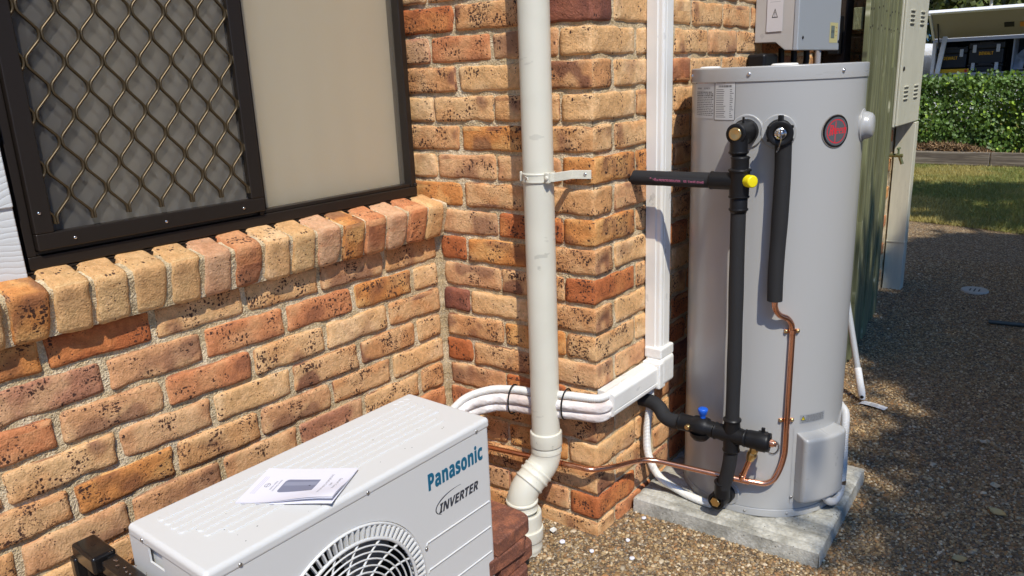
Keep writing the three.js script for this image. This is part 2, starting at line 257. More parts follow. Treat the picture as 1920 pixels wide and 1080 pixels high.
// --- brick shapes: rounded, uneven, slightly pillowed
function brickGeo(L, H, D, seed, shear = 0, rad = 0.011) {
  const g = new THREE.BoxGeometry(L, H, D, Math.max(8, Math.round(L / 0.0115)), 8, Math.max(3, Math.round(D / 0.014))), p = g.attributes.position, n0 = g.attributes.normal, uv = g.attributes.uv, r = rngOf(seed), ou = r(), ov = r();
  const v = V(0, 0, 0), c = V(0, 0, 0), ph = seed * 3.7;
  for (let i = 0; i < p.count; i++) {
    v.fromBufferAttribute(p, i);
    const ax = Math.abs(n0.getX(i)), ay = Math.abs(n0.getY(i)), U = (ax > 0.5 ? v.z : v.x) + (ax > 0.5 ? 0.3 : 0), W = ay > 0.5 ? v.z + 0.11 : v.y; uv.setXY(i, U / 0.5 + ou, W / 0.25 + ov);
    const k = rad * (1 + 0.6 * noise3(v.x * 30 + ph, v.y * 30, v.z * 30, 5)), hx = L / 2 - k, hy = H / 2 - k, hz = D / 2 - k;
    c.set(clamp(v.x, -hx, hx), clamp(v.y, -hy, hy), clamp(v.z, -hz, hz)); const d = v.clone().sub(c), m = d.length(); if (m > 1e-6) v.copy(c).addScaledVector(d.multiplyScalar(1 / m), k);
    const q1 = noise3(v.x * 22 + ph, v.y * 28 + 3, v.z * 22, 6) * 0.0017 + noise3(v.x * 70 + ph, v.y * 70, v.z * 70, 7) * 0.0009, w = noise3(v.x * 14 + ph * 1.7, 9, v.z * 10, 8) * 0.0022, e = noise3(5, v.y * 30 + ph, v.z * 10, 9) * 0.0024;
    v.x += Math.sign(v.x) * (q1 + (Math.abs(v.x) > L / 2 - 0.03 ? e : 0)); v.y += Math.sign(v.y) * q1 + w * (Math.abs(v.y) > H * 0.25 ? Math.sign(v.y) * 0.8 : 0); v.z += Math.sign(v.z) * (q1 * 0.9);
    if (shear && v.x * shear > L / 4) v.x -= shear * 0.0552 * (v.z - D / 2); // end face follows the other wall
    p.setXYZ(i, v.x, v.y, v.z);
  }
  g.computeVertexNormals(); sealNormals(g, 0.1); return g.translate(0, 0, -D / 2);
}
const kinds = { full: [], half: [], cornerR: [], cornerK: [], bit: [] };
for (let i = 0; i < 12; i++) kinds.full.push(brickGeo(0.2265, BH, 0.05, 200 + i, 0, 0.0105));
for (let i = 0; i < 8; i++) kinds.half.push(brickGeo(0.1045, BH, 0.05, 230 + i, 0, 0.0105));
for (let i = 0; i < 8; i++) { kinds.cornerR.push(brickGeo(0.2275, BH, 0.102, 250 + i, 1, 0.009)); kinds.cornerK.push(brickGeo(0.2275, BH, 0.102, 260 + i, -1, 0.009)); }
for (let i = 0; i < 3; i++) kinds.bit.push(brickGeo(0.062, BH, 0.05, 270 + i, 0, 0.012));
const pickTone = (r) => 'TTTTSSGGORPPHHTRPGM'[Math.floor(r() * 19)];
const br = rngOf(77);
// wall frames: local x along the wall, local z outwards
const WALLS = { W: { o: V(0, 0, 0), a: 0 }, R: { o: V(0, 0, 0), a: RROT }, K: { o: V(OC.x, 0, OC.z), a: 0 } };
const brickList = []; // [kind, wall, s centre, course, tone, depth offset]
function wallPoint(w, s, y, out) { const f = WALLS[w]; return V(f.o.x + Math.cos(f.a) * s + Math.sin(f.a) * out, y, f.o.z - Math.sin(f.a) * s + Math.cos(f.a) * out); }
function lay(kind, w, s, k, tone, extra = {}) { brickList.push({ kind, w, s, k, tone: tone ?? pickTone(br), ...extra }); }
const tonesW = { 11: 'TPTTOG', 10: 'SGRRPM', 9: 'HSTRPR', 8: 'THHSPTT', 7: 'SHPTGH', 6: 'HTMPPPT', 5: 'RTGPHST', 4: 'TTSRPGT' };
for (let k = 1; k <= 11; k++) {
  const tn = tonesW[k] ?? ''; let i = 0;
  if (k % 2 === 0) lay('half', 'W', -0.066, k, tn[i++]);
  for (let s = k % 2 ? -0.006 : -0.1305; s > -2.2; s -= 0.2373) lay('full', 'W', s - 0.1137, k, tn[i++]);
}
const tonesR = { 22: 'THST', 21: 'PTG', 20: 'STGT', 19: 'OHD', 18: 'MRPS', 17: 'HSH', 16: 'STTS', 15: 'HGT', 14: 'SPPG', 13: 'GHT', 12: 'TPOG', 11: 'OGH', 10: 'SPHO', 9: 'DSH', 8: 'THGT', 7: 'OHP', 6: 'PPOT', 5: 'RTH', 4: 'TTGS', 3: 'THH', 2: 'TMPO', 1: 'THT' };
const tonesK = { 19: 'SST', 18: 'ST', 17: 'SRT', 16: 'TT', 15: 'TTP', 14: 'GT', 13: 'PHT', 12: 'HT', 11: 'SOT', 10: 'HST', 9: 'STR', 8: 'SOT', 7: 'POT', 6: 'TDO', 5: 'SPH', 4: 'TOO', 3: 'TPO', 2: 'MOO', 1: 'RTO' };
for (let k = 1; k <= 22; k++) {
  const t = tonesR[k] ?? '';
  if (k % 2 === 0) { if (k >= 13) lay('half', 'R', -0.043, k, t[0]); lay('full', 'R', 0.1268, k, t[1]); lay('full', 'R', 0.3555, k, t[2]); }
  else { if (k >= 13) lay('full', 'R', -0.008, k, t[0]); else lay('half', 'R', 0.058, k, t[0]); lay('full', 'R', 0.2285, k, t[1]); }
  // the corner brick shows on both walls
  if (k % 2 === 0) lay('cornerK', 'K', 0.2275 / 2, k, t[3]); else lay('cornerR', 'R', RLEN - 0.2275 / 2, k, t[2]);
  const tk = tonesK[k] ?? ''; let i = 0, s = k % 2 ? 0.1145 : 0.2375;
  for (; s < 3.2; s += 0.2375) { lay('full', 'K', s + 0.1137, k, tk[i++], { far: s > 1.45 }); }
}
const farBricks = [], counts = {};
for (const b of brickList) {
  const L = kinds[b.kind], g = L[Math.floor(br() * L.length)], f = WALLS[b.w], y = cy(b.k) + BH / 2 + 0.0005, at = wallPoint(b.w, b.s, y, rr(-0.002, 0.0022, br)), flip = br() < 0.5 && !b.kind.startsWith('corner'), tilt = rr(-0.008, 0.008, br);
  if (b.far) { const q = g.clone(); q.rotateZ(tilt).rotateY(f.a).translate(at.x, at.y, at.z); farBricks.push([b.tone, q]); continue; }
  const m = part('brick', g, brickMats[b.tone], house); m.position.copy(at); m.rotation.set(0, f.a + (b.turn ?? 0), flip ? PI + tilt : tilt);
}
for (const tone of Object.keys(toneDefs)) { const l = farBricks.filter((x) => x[0] === tone).map((x) => x[1]); if (l.length) { const m = part('bricks', merged(l), brickMats[tone], house); m.userData.kind = 'stuff'; } }
// --- mortar
const mortarTex = dataTex(512, 512, (u, v) => { const a = fbm(u * 10, v * 10, 10, 81, 4), b = fbm(u * 140, v * 140, 140, 85, 2), k = 0.80 + 0.34 * b; const c = mixC([216, 196, 162], [192, 170, 132], smooth(0.3, 0.7, a)); return [c[0] * k, c[1] * k, c[2] * k]; });
const mortarBump = dataTex(512, 512, (u, v) => { const n = 255 * (0.5 * fbm(u * 40, v * 40, 40, 91, 3) + 0.5 * fbm(u * 150, v * 150, 150, 95, 2)); return [n, n, n]; }, false);
const mortarMat = std(0xffffff, 0.93, 0, { map: mortarTex, bumpMap: mortarBump, bumpScale: 0.006 });
function mortarSlab(w, s0, s1, y0, y1, th = 0.1, seed = 1, recess = 0.008) { // uneven front face
  const f = WALLS[w], nx = Math.ceil((s1 - s0) / 0.02), ny = Math.ceil((y1 - y0) / 0.0215);
  const front = surf(nx, ny, (u, v) => { const s = lerp(s0, s1, u), y = lerp(y0, y1, v); return V(s, y, -recess + 0.0022 * noise3(s * 18 + seed * 31, y * 18, 2, 12) + 0.0012 * noise3(s * 60 + seed, y * 60, 3, 13)); });
  const p = front.attributes.position, uv = front.attributes.uv; for (let i = 0; i < p.count; i++) uv.setXY(i, p.getX(i) / 0.4, p.getY(i) / 0.4);
  const g = merged([front, box(s1 - s0, y1 - y0, th, (s0 + s1) / 2, (y0 + y1) / 2, -recess - 0.006 - th / 2)]);
  g.rotateY(f.a).translate(f.o.x, f.o.y, f.o.z); return part('mortar', g, mortarMat, house);
}
mortarSlab('W', -2.25, 0.02, -0.06, 0.995, 0.1, 1); mortarSlab('R', -0.13, RLEN - 0.0078, -0.06, 1.93, 0.09, 2); mortarSlab('K', 0.0078, 3.44, -0.06, 1.93, 0.09, 3);
// --- window sill: bricks on edge, tipped forward
{
  const sg = []; for (let i = 0; i < 8; i++) sg.push(brickGeo(0.0735, 0.114, 0.115, 300 + i, 0, 0.0115));
  const tones = 'URQRGQUSRQUUUUGUSQURUGS', TIP = 0.24;
  for (let i = 0; i < 23; i++) { const x = -0.004 - (i + 0.5) * 0.0832, m = part('sill_brick', sg[(i * 5 + (i >> 2)) % 8], brickMats[tones[i]], house); m.position.set(x + rr(-0.0015, 0.0015, br), 0.959 + rr(-0.002, 0.002, br), 0.043 + rr(-0.004, 0.004, br)); m.rotation.set(TIP, 0, rr(-0.02, 0.02, br)); }
  const g = surf(240, 30, (u, v) => { const x = lerp(-1.93, 0.003, u), q = v * 0.26, e = 0.0016 * noise3(x * 60, q * 60, 1, 14); return q < 0.1 ? V(x, -0.055 + q, -0.0095 + e) : q < 0.16 ? V(x, 0.0485 + e, -0.0095 - (q - 0.1)) : V(x, 0.0485 - 0.2 * (q - 0.16), -0.07 - (q - 0.16) * 0.3); }); { const p = g.attributes.position, uv = g.attributes.uv; for (let i = 0; i < p.count; i++) uv.setXY(i, p.getX(i) / 0.4, (p.getY(i) - p.getZ(i)) / 0.4); } g.rotateX(TIP).translate(0, 0.959, 0.043); part('mortar', g, mortarMat, house);
}
// --- white weatherboards to the left of the window
{
  const t = thing('weatherboard_cladding', 'white painted wood-grain weatherboards beside the left window jamb', 'cladding', [-1.2, 1.0, -0.03]);
  const bmp = dataTex(512, 256, (u, v) => { const w = v * 14 + 1.6 * fbm(u * 6, v * 3, 6, 111, 3) + 0.7 * Math.sin(u * 6.28 * 2); const n = 255 * Math.pow(Math.abs(Math.sin(w * PI)), 0.35); return [n, n, n]; }, false);
  const m = phy(lin(0.62, 0.63, 0.62), 0.55, { bumpMap: bmp, bumpScale: 0.0009 });
  for (let i = 0; i < 6; i++) { const g = new RoundedBoxGeometry(0.95, 0.172, 0.014, 2, 0.003), uv = g.attributes.uv, p = g.attributes.position; for (let j = 0; j < uv.count; j++) uv.setXY(j, p.getX(j) / 0.5 + i * 0.37, p.getY(j) / 0.18); const b = part('board', g, m, t, [-0.455, 0.105 + i * 0.155, 0.004]); b.rotation.x = -0.035; }
}
// --- window: bronze frame, fixed pane, screened sash, blind
const win = part('window', merged([
  span(-1.168, -0.046, 1.038, 1.066, -0.075, -0.034, 0.003), span(-1.163, -0.05, 1.066, 1.076, -0.07, -0.041, 0.002), // sill rails
  span(-1.168, -1.15, 1.066, 1.95, -0.09, -0.036, 0.002), span(-0.068, -0.046, 1.066, 1.95, -0.09, -0.036, 0.003), span(-1.168, -0.046, 1.95, 1.98, -0.09, -0.036, 0.003),
  span(-0.60, -0.583, 1.076, 1.95, -0.08, -0.05, 0.002),
]), M.bronze, house);
part('drip_rail', merged([span(-1.176, -0.04, 1.022, 1.030, -0.075, -0.030, 0.002), span(-1.174, -0.044, 1.031, 1.0365, -0.07, -0.036, 0.0015)]), M.bronze, win);
part('screen_frame', merged([span(-1.149, -0.606, 1.077, 1.112, -0.048, -0.022, 0.003), span(-1.149, -1.112, 1.112, 1.94, -0.0481, -0.0221, 0.003), span(-0.642, -0.606, 1.112, 1.94, -0.0481, -0.0221, 0.003), span(-1.149, -0.606, 1.905, 1.94, -0.0479, -0.022, 0.003)]), M.bronze, win);
{ // diamond grille: zigzag strips that meet at short upright lands
  const gold = std(lin(0.10, 0.072, 0.038), 0.4, 0.65), px = 0.0765, ry = 0.0527, x0 = -1.103, y0 = 1.558, nodes = (c, j) => x0 + c * px + (((j % 2) + 2) % 2 ? px / 2 : 0);
  for (let c = 0; c < 7; c++) for (const side of [0, 1]) {
    // strand runs up, swinging between node column c and the one half a pitch beside it
    const pts = []; for (let j = -9; j <= 7; j++) { const y = y0 + j * ry, odd = ((j % 2) + 2) % 2, s = side ? -1 : 1; const x = x0 + c * px + (odd ? s * (px / 2 - 0.0026) : s * 0.0026); if (y < 1.09 || y > 1.93) continue; pts.push(V(x, y - 0.0085, -0.029), V(x, y + 0.0085, -0.029)); }
    const cur = bent(pts, 0.0055);
    part('grille_strand', sweep(cur, 150, () => (a) => { const c1 = Math.abs(Math.cos(a)), s1 = Math.abs(Math.sin(a)); return 1 / Math.max(c1 / 0.0025, s1 / 0.0058, Math.hypot(c1 / 0.0029, s1 / 0.0063)); }, 12), gold, win);
  }
}
part('fly_screen', span(-1.12, -0.635, 1.105, 1.91, -0.0385, -0.0382), new THREE.MeshStandardMaterial({ color: lin(0.12, 0.11, 0.10), roughness: 0.8, transparent: true, opacity: 0.25 }), win);
part('pane', span(-0.585, -0.066, 1.07, 1.952, -0.066, -0.0655), Object.assign(M.glass.clone(), { roughness: 0.38 }), win); part('pane', span(-1.152, -0.596, 1.07, 1.952, -0.072, -0.0715), Object.assign(M.glass.clone(), { roughness: 0.94 }), win);
{
  const blind = std(lin(0.46, 0.39, 0.265), 0.9, 0, { bumpMap: fineBump, bumpScale: 0.0003 });
  part('blind', surf(60, 8, (u, v) => { const x = lerp(-1.04, -0.03, u); return V(x, lerp(0.98, 2.0, v), -0.090 - 0.04 * Math.pow(clamp((-0.985 - x) / 0.055), 2) + 0.0006 * Math.sin(x * 60)); }), Object.assign(blind, { side: THREE.DoubleSide }), win);
  part('room', merged([span(-1.4, 0.3, 0.6, 2.3, -1.6, -1.5), span(-1.5, -1.4, 0.6, 2.3, -1.6, -0.12), span(-1.4, 0.3, 0.5, 0.6, -1.6, -0.12), span(-1.4, 0.3, 2.3, 2.4, -1.6, -0.09), span(0.3, 0.4, 0.6, 2.3, -1.6, -0.12)]), std(lin(0.10, 0.115, 0.16), 0.9), house);
  for (const [x, y] of [[-1.135, 1.155], [-1.075, 1.0935], [-0.872, 1.0935], [-0.668, 1.0935], [-1.135, 1.72]]) screw(win, V(x, y, -0.0215), V(0, 0, 1), 0.0035, M.chrome);
  for (const x of [-0.612, -0.052]) part('corner_block', rbox(0.01, 0.01, 0.01, 0.002, x, 1.071, -0.036), M.bronze, win);
}
// ---------------------------------------------------------------- air conditioner outdoor unit
const TOP = 0.55;
{
  const x0 = -1.178, x1 = -0.388, z0 = 0.226, z1 = 0.514;
  const ac = thing('air_conditioner', 'white outdoor air conditioner unit with ribbed top, round fan grille and blue lettering', 'air conditioner', [(x0 + x1) / 2, 0, (z0 + z1) / 2]);
  const o = new THREE.Group(); // parts are written in place and shifted to the unit's base
  const P = (name, g, m, par) => part(name, par ? g : g.translate(-(x0 + x1) / 2, 0, -(z0 + z1) / 2), m, par ?? ac);
  const sh = (g) => g.translate(-(x0 + x1) / 2, 0, -(z0 + z1) / 2);
  const fc = V(-0.868, 0.248, 0), fr = 0.222;
  // front panel with the round opening
  const s = new THREE.Shape(); s.moveTo(x0 + 0.004, 0.045); s.lineTo(x1 - 0.012, 0.045); s.lineTo(x1 - 0.012, TOP - 0.026); s.lineTo(x0 + 0.004, TOP - 0.026); s.closePath(); const hole = new THREE.Path(); hole.absarc(fc.x, fc.y, fr, 0, 2 * PI, true); s.holes.push(hole);
  P('front_panel', new THREE.ExtrudeGeometry(s, { depth: 0.006, bevelEnabled: false, curveSegments: 48 }).translate(0, 0, z1 - 0.006), M.acWhite);
  // the right end wraps round from the front with a soft corner
  const wrap = []; const cr = 0.012; wrap.push([x1 - 0.03, z1 - 0.0005]); for (let i = 0; i <= 6; i++) { const a = PI / 2 - i / 6 * PI / 2; wrap.push([x1 - cr + cr * Math.cos(a), z1 - 0.0005 - cr + cr * Math.sin(a)]); } wrap.push([x1, z0 + 0.004]); wrap.push([x1 - 0.006, z0]); wrap.push([x1 - 0.20, z0]);
  P('side_panel', surf(wrap.length - 1, 1, (u, v) => { const q = wrap[Math.round(u * (wrap.length - 1))]; return V(q[0], lerp(0.03, TOP - 0.022, v), q[1]); }), Object.assign(M.acWhite, { side: THREE.DoubleSide }));
  P('side_panel', merged([span(x0, x0 + 0.004, 0.03, 0.49, z0, z1 - 0.006), span(x0, x0 + 0.004, 0.4901, TOP - 0.022, z0, z0 + 0.075), span(x0, x0 + 0.004, 0.4901, TOP - 0.022, z0 + 0.13, z1 - 0.006)]), M.acWhite);
  P('handle_recess', span(x0 + 0.012, x0 + 0.018, 0.45, 0.527, z0 + 0.03, z0 + 0.15), M.acWhite);
  P('base_pan', span(x0, x1 - 0.001, 0.02, 0.032, z0, z1 - 0.007), M.acWhite);
  for (const x of [x0 + 0.12, x1 - 0.12]) P('foot', rbox(0.06, 0.02, 0.32, 0.004, x, 0.01, (z0 + z1) / 2), M.steel);
  P('condenser', span(x0 + 0.02, x1 - 0.22, 0.04, TOP - 0.03, z0 + 0.002, z0 + 0.02), std(lin(0.12, 0.12, 0.12), 0.6, 0.4));
  P('interior', merged([span(x0 + 0.03, x1 - 0.2, 0.04, 0.52, z0 + 0.03, z0 + 0.034), span(-0.64, -0.636, 0.04, 0.52, z0 + 0.034, z1 - 0.012)]), std(lin(0.02, 0.02, 0.02), 0.8));
  // top panel with rounded lip and shallow front step
  const top = P('top_panel', rbox(x1 - x0 + 0.004, 0.03, z1 - z0 + 0.004, 0.011, (x0 + x1) / 2, TOP - 0.015, (z0 + z1) / 2, 5), M.acWhite);
  for (let i = 0; i < 7; i++) { const z = z0 + 0.045 + i * 0.026, a = x0 + (i === 6 ? 0.11 : i > 3 ? 0.075 : 0.05), b = x1 - (i > 4 ? 0.085 : 0.05), w = 0.0135; const s2 = new THREE.Shape(); s2.absarc(b, -z, w / 2, -PI / 2, PI / 2); s2.absarc(a, -z, w / 2, PI / 2, 1.5 * PI); P('rib', sh(new THREE.ExtrudeGeometry(s2, { depth: 0.0012, bevelEnabled: true, bevelThickness: 0.0012, bevelSize: 0.0018, bevelSegments: 2, curveSegments: 6 }).rotateX(-PI / 2).translate(0, TOP, 0)), M.acWhite, top); }
  P('emboss', sh(merged([0.03, 0.05, 0.07].map((d) => rod(V(-0.50 + d, TOP, 0.247), V(-0.49 + d, TOP, 0.258), 0.0012, 6)))), M.acWhite, top);
  const dots = []; { const r = rngOf(404); for (let i = 0; i < 34; i++) { const x = rr(x0 + 0.06, x1 - 0.1, r), z = rr(z0 + 0.12, z1 - 0.01, r), k = rr(0.0006, 0.0015, r); dots.push(new THREE.CircleGeometry(k, 7).rotateX(-PI / 2).scale(1.4, 1, 1).translate(x, TOP + 0.0004, z)); } } P('dirt_specks', sh(merged(dots)), std(lin(0.05, 0.045, 0.04), 0.9), top);
  // fan grille: rim, outer ring of slots, concentric rings, curved ribs
  const F = (name, g, m = M.acWhite) => P(name, g.translate(fc.x, fc.y, 0), m);
  const tor = (R, t, z, sx = 1) => new THREE.TorusGeometry(R, t, 8, 72).translate(0, 0, z);
  F('grille_rim', merged([turned(V(0, 0, z1 - 0.012), V(0, 0, z1 + 1), [[-0.03, fr - 0.001], [0.010, fr - 0.001], [0.0165, fr - 0.002], [0.0175, fr - 0.005], [0.014, fr - 0.008], [0.0, fr - 0.010], [-0.03, fr - 0.011]], 72)]));
  const rA = 0.186; F('grille_ring', tor(rA, 0.0042, z1 + 0.006));
  const bars = []; for (let i = 0; i < 84; i++) { const a = i / 84 * 2 * PI; bars.push(box(fr - rA - 0.004, 0.0042, 0.012, (fr + rA) / 2 - 0.004, 0, z1 + 0.001).rotateZ(a)); } const ob = F('slot_bars', merged(bars)); ob.userData.kind = 'stuff';
  const dome = (R) => z1 + 0.006 + 0.006 * (1 - (R / rA) ** 2);
  for (let i = 1; i < 11; i++) { const R = rA - i * 0.0148; F('grille_ring', tor(R, 0.0021, dome(R))); }
  for (let i = 0; i < 18; i++) { const a0 = i / 18 * 2 * PI, pts = []; for (let j = 0; j <= 8; j++) { const R = lerp(0.045, rA, j / 8), a = a0 + 0.75 * (1 - R / rA); pts.push(V(R * Math.cos(a), R * Math.sin(a), dome(R) - 0.002)); } F('grille_rib', sweep(soft(pts), 16, (d, u) => (ang) => { const tw = 0.55 + 0.55 * Math.abs(Math.sin(u * PI * 10)); return 0.0028 * tw; }, 8)); }
  F('grille_hub', turned(V(0, 0, z1 + 0.004), V(0, 0, z1 + 1), [[0, 0.045], [0.007, 0.045], [0.009, 0.04], [0.009, 0]], 40));
  // fan behind the grille
  const fan = F('fan', turned(V(0, 0, z1 - 0.06), V(0, 0, 1), [[-0.04, 0.055], [0.03, 0.055], [0.04, 0.04], [0.04, 0]], 32), std(lin(0.25, 0.26, 0.27), 0.5));
  for (let i = 0; i < 3; i++) { const a0 = i / 3 * 2 * PI + 0.5; P('blade', surf(10, 8, (u, v) => { const R = lerp(0.05, 0.2, v), a = a0 + (u - 0.5) * 1.5 + v * 0.5; return V(fc.x - (x0 + x1) / 2 + R * Math.cos(a), fc.y + R * Math.sin(a), z1 - 0.06 - (z0 + z1) / 2 + (u - 0.5) * 0.06); }), std(lin(0.2, 0.21, 0.22), 0.5, 0, { side: THREE.DoubleSide }), fan); }
  // pressed lines on the right of the front, lettering, screws
  for (let i = 0; i < 4; i++) { const y = 0.3165 - i * 0.0745, a = -0.634, b = -0.404; P('pressed_line', merged([rod(V(a, y, z1 + 0.0005), V(b, y, z1 + 0.0005), 0.0022, 10), new THREE.SphereGeometry(0.0024, 8, 6).translate(b, y, z1 + 0.0005), rod(V(a, y, z1 + 0.0005), V(a - 0.002, y - 0.006, z1 + 0.0005), 0.002, 8)]), M.acWhite); }
  const blue = phy(lin(0.0, 0.115, 0.21), 0.4), ink = phy(lin(0.03, 0.035, 0.05), 0.4);
  { const g = textGeo('Panasonic', 0.0385, 0.0004, 0, 0.0011); g.computeBoundingBox(); const w = g.boundingBox.max.x; g.scale(0.2 / w, 1.08, 1).translate(-0.619, 0.4475, z1 + 0.0002); P('lettering', g, blue); }
  { const g = textGeo('INVERTER', 0.0225, 0.0004, 0.28, 0.0005); g.computeBoundingBox(); const w = g.boundingBox.max.x; g.scale(0.146 / w, 1.05, 1).translate(-0.588, 0.372, z1 + 0.0002); P('lettering', g, ink);
    const arc = []; for (let i = 0; i <= 24; i++) { const t = i / 24, a = lerp(-2.2, -5.05, t); arc.push(V(-0.545 + 0.058 * Math.cos(a) + 0.02 * t, 0.386 + 0.0235 * Math.sin(a) + 0.006 * t, z1)); } P('swoosh', sweep(soft(arc), 50, (d, u) => (ang) => 1 / Math.hypot(Math.cos(ang) / (0.0004 + 0.0022 * Math.sin(PI * clamp(u * 1.15)) * (1 - 0.55 * u)), Math.sin(ang) / 0.0006), 8), ink); }
  for (const [x, y] of [[-0.798, 0.5315], [-1.11, 0.5315], [-0.6395, 0.305], [-0.44, 0.5315]]) screw(ac, V(x - (x0 + x1) / 2, y, z1 + 0.002 - (z0 + z1) / 2), V(0, 0, 1), 0.0042, M.steel);
  screw(ac, V(x0 - 0.002 - (x0 + x1) / 2, 0.535, z0 + 0.06 - (z0 + z1) / 2), V(-1, 0, 0), 0.0042, M.steel);
}
// ---------------------------------------------------------------- black plastic frame at its left end
{
  const t = thing('plastic_guard', 'glossy black plastic guard standing on edge against the air conditioner end', 'guard', [-1.285, 0, 0.25]);
  const y = 0.478;
  part('panel', merged([rbox(0.014, y - 0.03, 0.33, 0.004, 0.085, (y - 0.03) / 2, 0), rbox(0.03, y - 0.031, 0.02, 0.004, 0.075, (y - 0.031) / 2, -0.155), rbox(0.03, y - 0.031, 0.02, 0.004, 0.075, (y - 0.031) / 2, 0.155)]), M.blackGloss, t);
  part('rim', merged([rbox(0.05, 0.040, 0.10, 0.007, 0.072, y - 0.02, -0.125), rbox(0.036, 0.030, 0.23, 0.006, 0.078, y - 0.024, 0.045), rbox(0.04, 0.20, 0.024, 0.006, 0.062, y - 0.13, -0.17)]), M.blackGloss, t);
  part('latch', rbox(0.02, 0.05, 0.05, 0.005, 0.086, y - 0.035, -0.055), M.black, t);
  const d = [], r = rngOf(5); for (let i = 0; i < 26; i++) d.push(new THREE.SphereGeometry(rr(0.0012, 0.003, r), 6, 5).scale(1, 0.5, 1).translate(0.082 + rr(-0.013, 0.013, r), y - 0.001, rr(-0.15, 0.14, r))); part('water_drops', merged(d), new THREE.MeshPhysicalMaterial({ color: 0xffffff, roughness: 0.03, transmission: 1, thickness: 0.002, ior: 1.33 }), t);
}
// ---------------------------------------------------------------- booklet
{
  const t = thing('booklet', 'white instruction booklet with a grey heater picture and curled corner on the air conditioner', 'booklet', [-0.888, TOP + 0.003, 0.402]);
  const print = canvasTex(592, 840, (g, w, h) => {
    g.fillStyle = '#f4f4fb'; g.fillRect(0, 0, w, h); g.fillStyle = '#3a3d4a'; g.textAlign = 'center'; g.font = '34px sans-serif';
    g.fillText("Owner's Guide", w / 2, 92); g.fillText('and', w / 2, 142); g.fillText('Installation Instructions', w / 2, 192);
    g.fillStyle = '#848a9e'; g.beginPath(); g.moveTo(200, 260); g.lineTo(400, 260); g.lineTo(410, 540); g.quadraticCurveTo(405, 570, 380, 575); g.lineTo(230, 575); g.quadraticCurveTo(192, 570, 190, 540); g.closePath(); g.fill(); g.fillStyle = '#9aa0b2'; g.fillRect(235, 270, 60, 290); g.fillStyle = '#333848'; g.beginPath(); g.arc(300, 320, 9, 0, 7); g.fill();
    g.font = '25px sans-serif'; g.fillText('Electric Domestic', w / 2, 625); g.fillText('Water Heater', w / 2, 657); g.strokeStyle = '#333848'; g.lineWidth = 4; g.beginPath(); g.ellipse(w / 2, 705, 30, 22, 0, 0, 7); g.stroke(); g.font = 'bold 18px serif'; g.fillText('Rheem', w / 2, 711);
    g.fillStyle = '#b9b3d6'; for (let i = 0; i < 3; i++) g.fillRect(150, 755 + i * 16, 292, 3);
  });
  const C = V(-0.768, 0, 0.454), D = V(-0.903, 0, 0.525), B = V(-0.878, 0, 0.279), mid = V(-0.888, 0, 0.402);
  const ux = D.clone().sub(C).normalize(), vy = B.clone().sub(C).normalize(), wL = 0.148, hL = 0.208;
  const page = (lift, amt, dw) => surf(24, 30, (u, v) => { const q = C.clone().addScaledVector(ux, u * wL + dw).addScaledVector(vy, v * hL - dw * 0.6).sub(mid), k = smooth(0.35, 1.05, u * 0.75 + (1 - v) * 0.62 - 0.25), e = 0.0015 * Math.sin(v * 5 + 1) + 0.002 * Math.pow(1 - v, 3); q.y = lift + e + amt * k * k; q.addScaledVector(ux, -amt * 0.6 * k * k); return q; });
  const paper = phy(lin(0.82, 0.82, 0.86), 0.45, { map: print, side: THREE.DoubleSide }), plain = std(lin(0.76, 0.76, 0.83), 0.6, 0, { side: THREE.DoubleSide });
  const uvFix = (g) => { const uv = g.attributes.uv; for (let i = 0; i < uv.count; i++) uv.setY(i, 1 - uv.getY(i)); return g; };
  part('cover', uvFix(page(0.0014, 0.011, 0)), paper, t); part('page', page(0.0010, 0.0088, 0.0002), plain, t); part('back_cover', page(0.0002, 0.001, 0.0009), plain, t);
}
// ---------------------------------------------------------------- stacked terracotta pavers
{
  const tex = dataTex(256, 256, (u, v) => { const a = fbm(u * 8, v * 8, 8, 131, 4), b = fbm(u * 60, v * 60, 60, 135, 2); const c = mixC([146, 92, 68], [112, 70, 55], smooth(0.35, 0.7, a)), k = 0.8 + 0.4 * b; return mixC([c[0] * k, c[1] * k, c[2] * k], [170, 140, 120], smooth(0.70, 0.84, a * 0.5 + b * 0.5) * 0.6); });
  const m = std(0xffffff, 0.75, 0, { map: tex, bumpMap: fineBump, bumpScale: 0.002 });
  const lay2 = [['lowest of the stack, almost flat on the path', 0.0, 0.06, -0.02, 0.012], ['second from the bottom of the stack', 0.047, 0.02, 0.03, -0.008], ['second from the top of the stack', 0.093, -0.05, -0.012, 0.004], ['topmost of the stack', 0.139, 0.03, 0.008, 0.0]];
  for (const [w, y, rot, dx, dz] of lay2) { const s = new THREE.Shape(); const W = 0.23, D = 0.16, R = 0.07; s.moveTo(-D / 2, -W / 2); s.lineTo(D / 2 - 0.03, -W / 2); s.quadraticCurveTo(D / 2, -W / 2, D / 2, -W / 2 + R); s.lineTo(D / 2, W / 2 - R); s.quadraticCurveTo(D / 2, W / 2, D / 2 - 0.05, W / 2); s.lineTo(-D / 2, W / 2); s.closePath();
    const g = new THREE.ExtrudeGeometry(s, { depth: 0.036, bevelEnabled: true, bevelThickness: 0.004, bevelSize: 0.004, bevelSegments: 2, curveSegments: 8 }); g.rotateX(-PI / 2); const p = g.attributes.position, uv = g.attributes.uv; for (let i = 0; i < p.count; i++) uv.setXY(i, p.getX(i) / 0.2 + y * 7, (p.getZ(i) + p.getY(i)) / 0.2);
    const o = part('paver', g, m); o.position.set(-0.315 + dx, y + 0.005, 0.40 + dz); o.rotation.y = rot; tag(o, 'red terracotta paver beside the downpipe, ' + w, 'paver', 'pavers stacked by the downpipe'); }
}
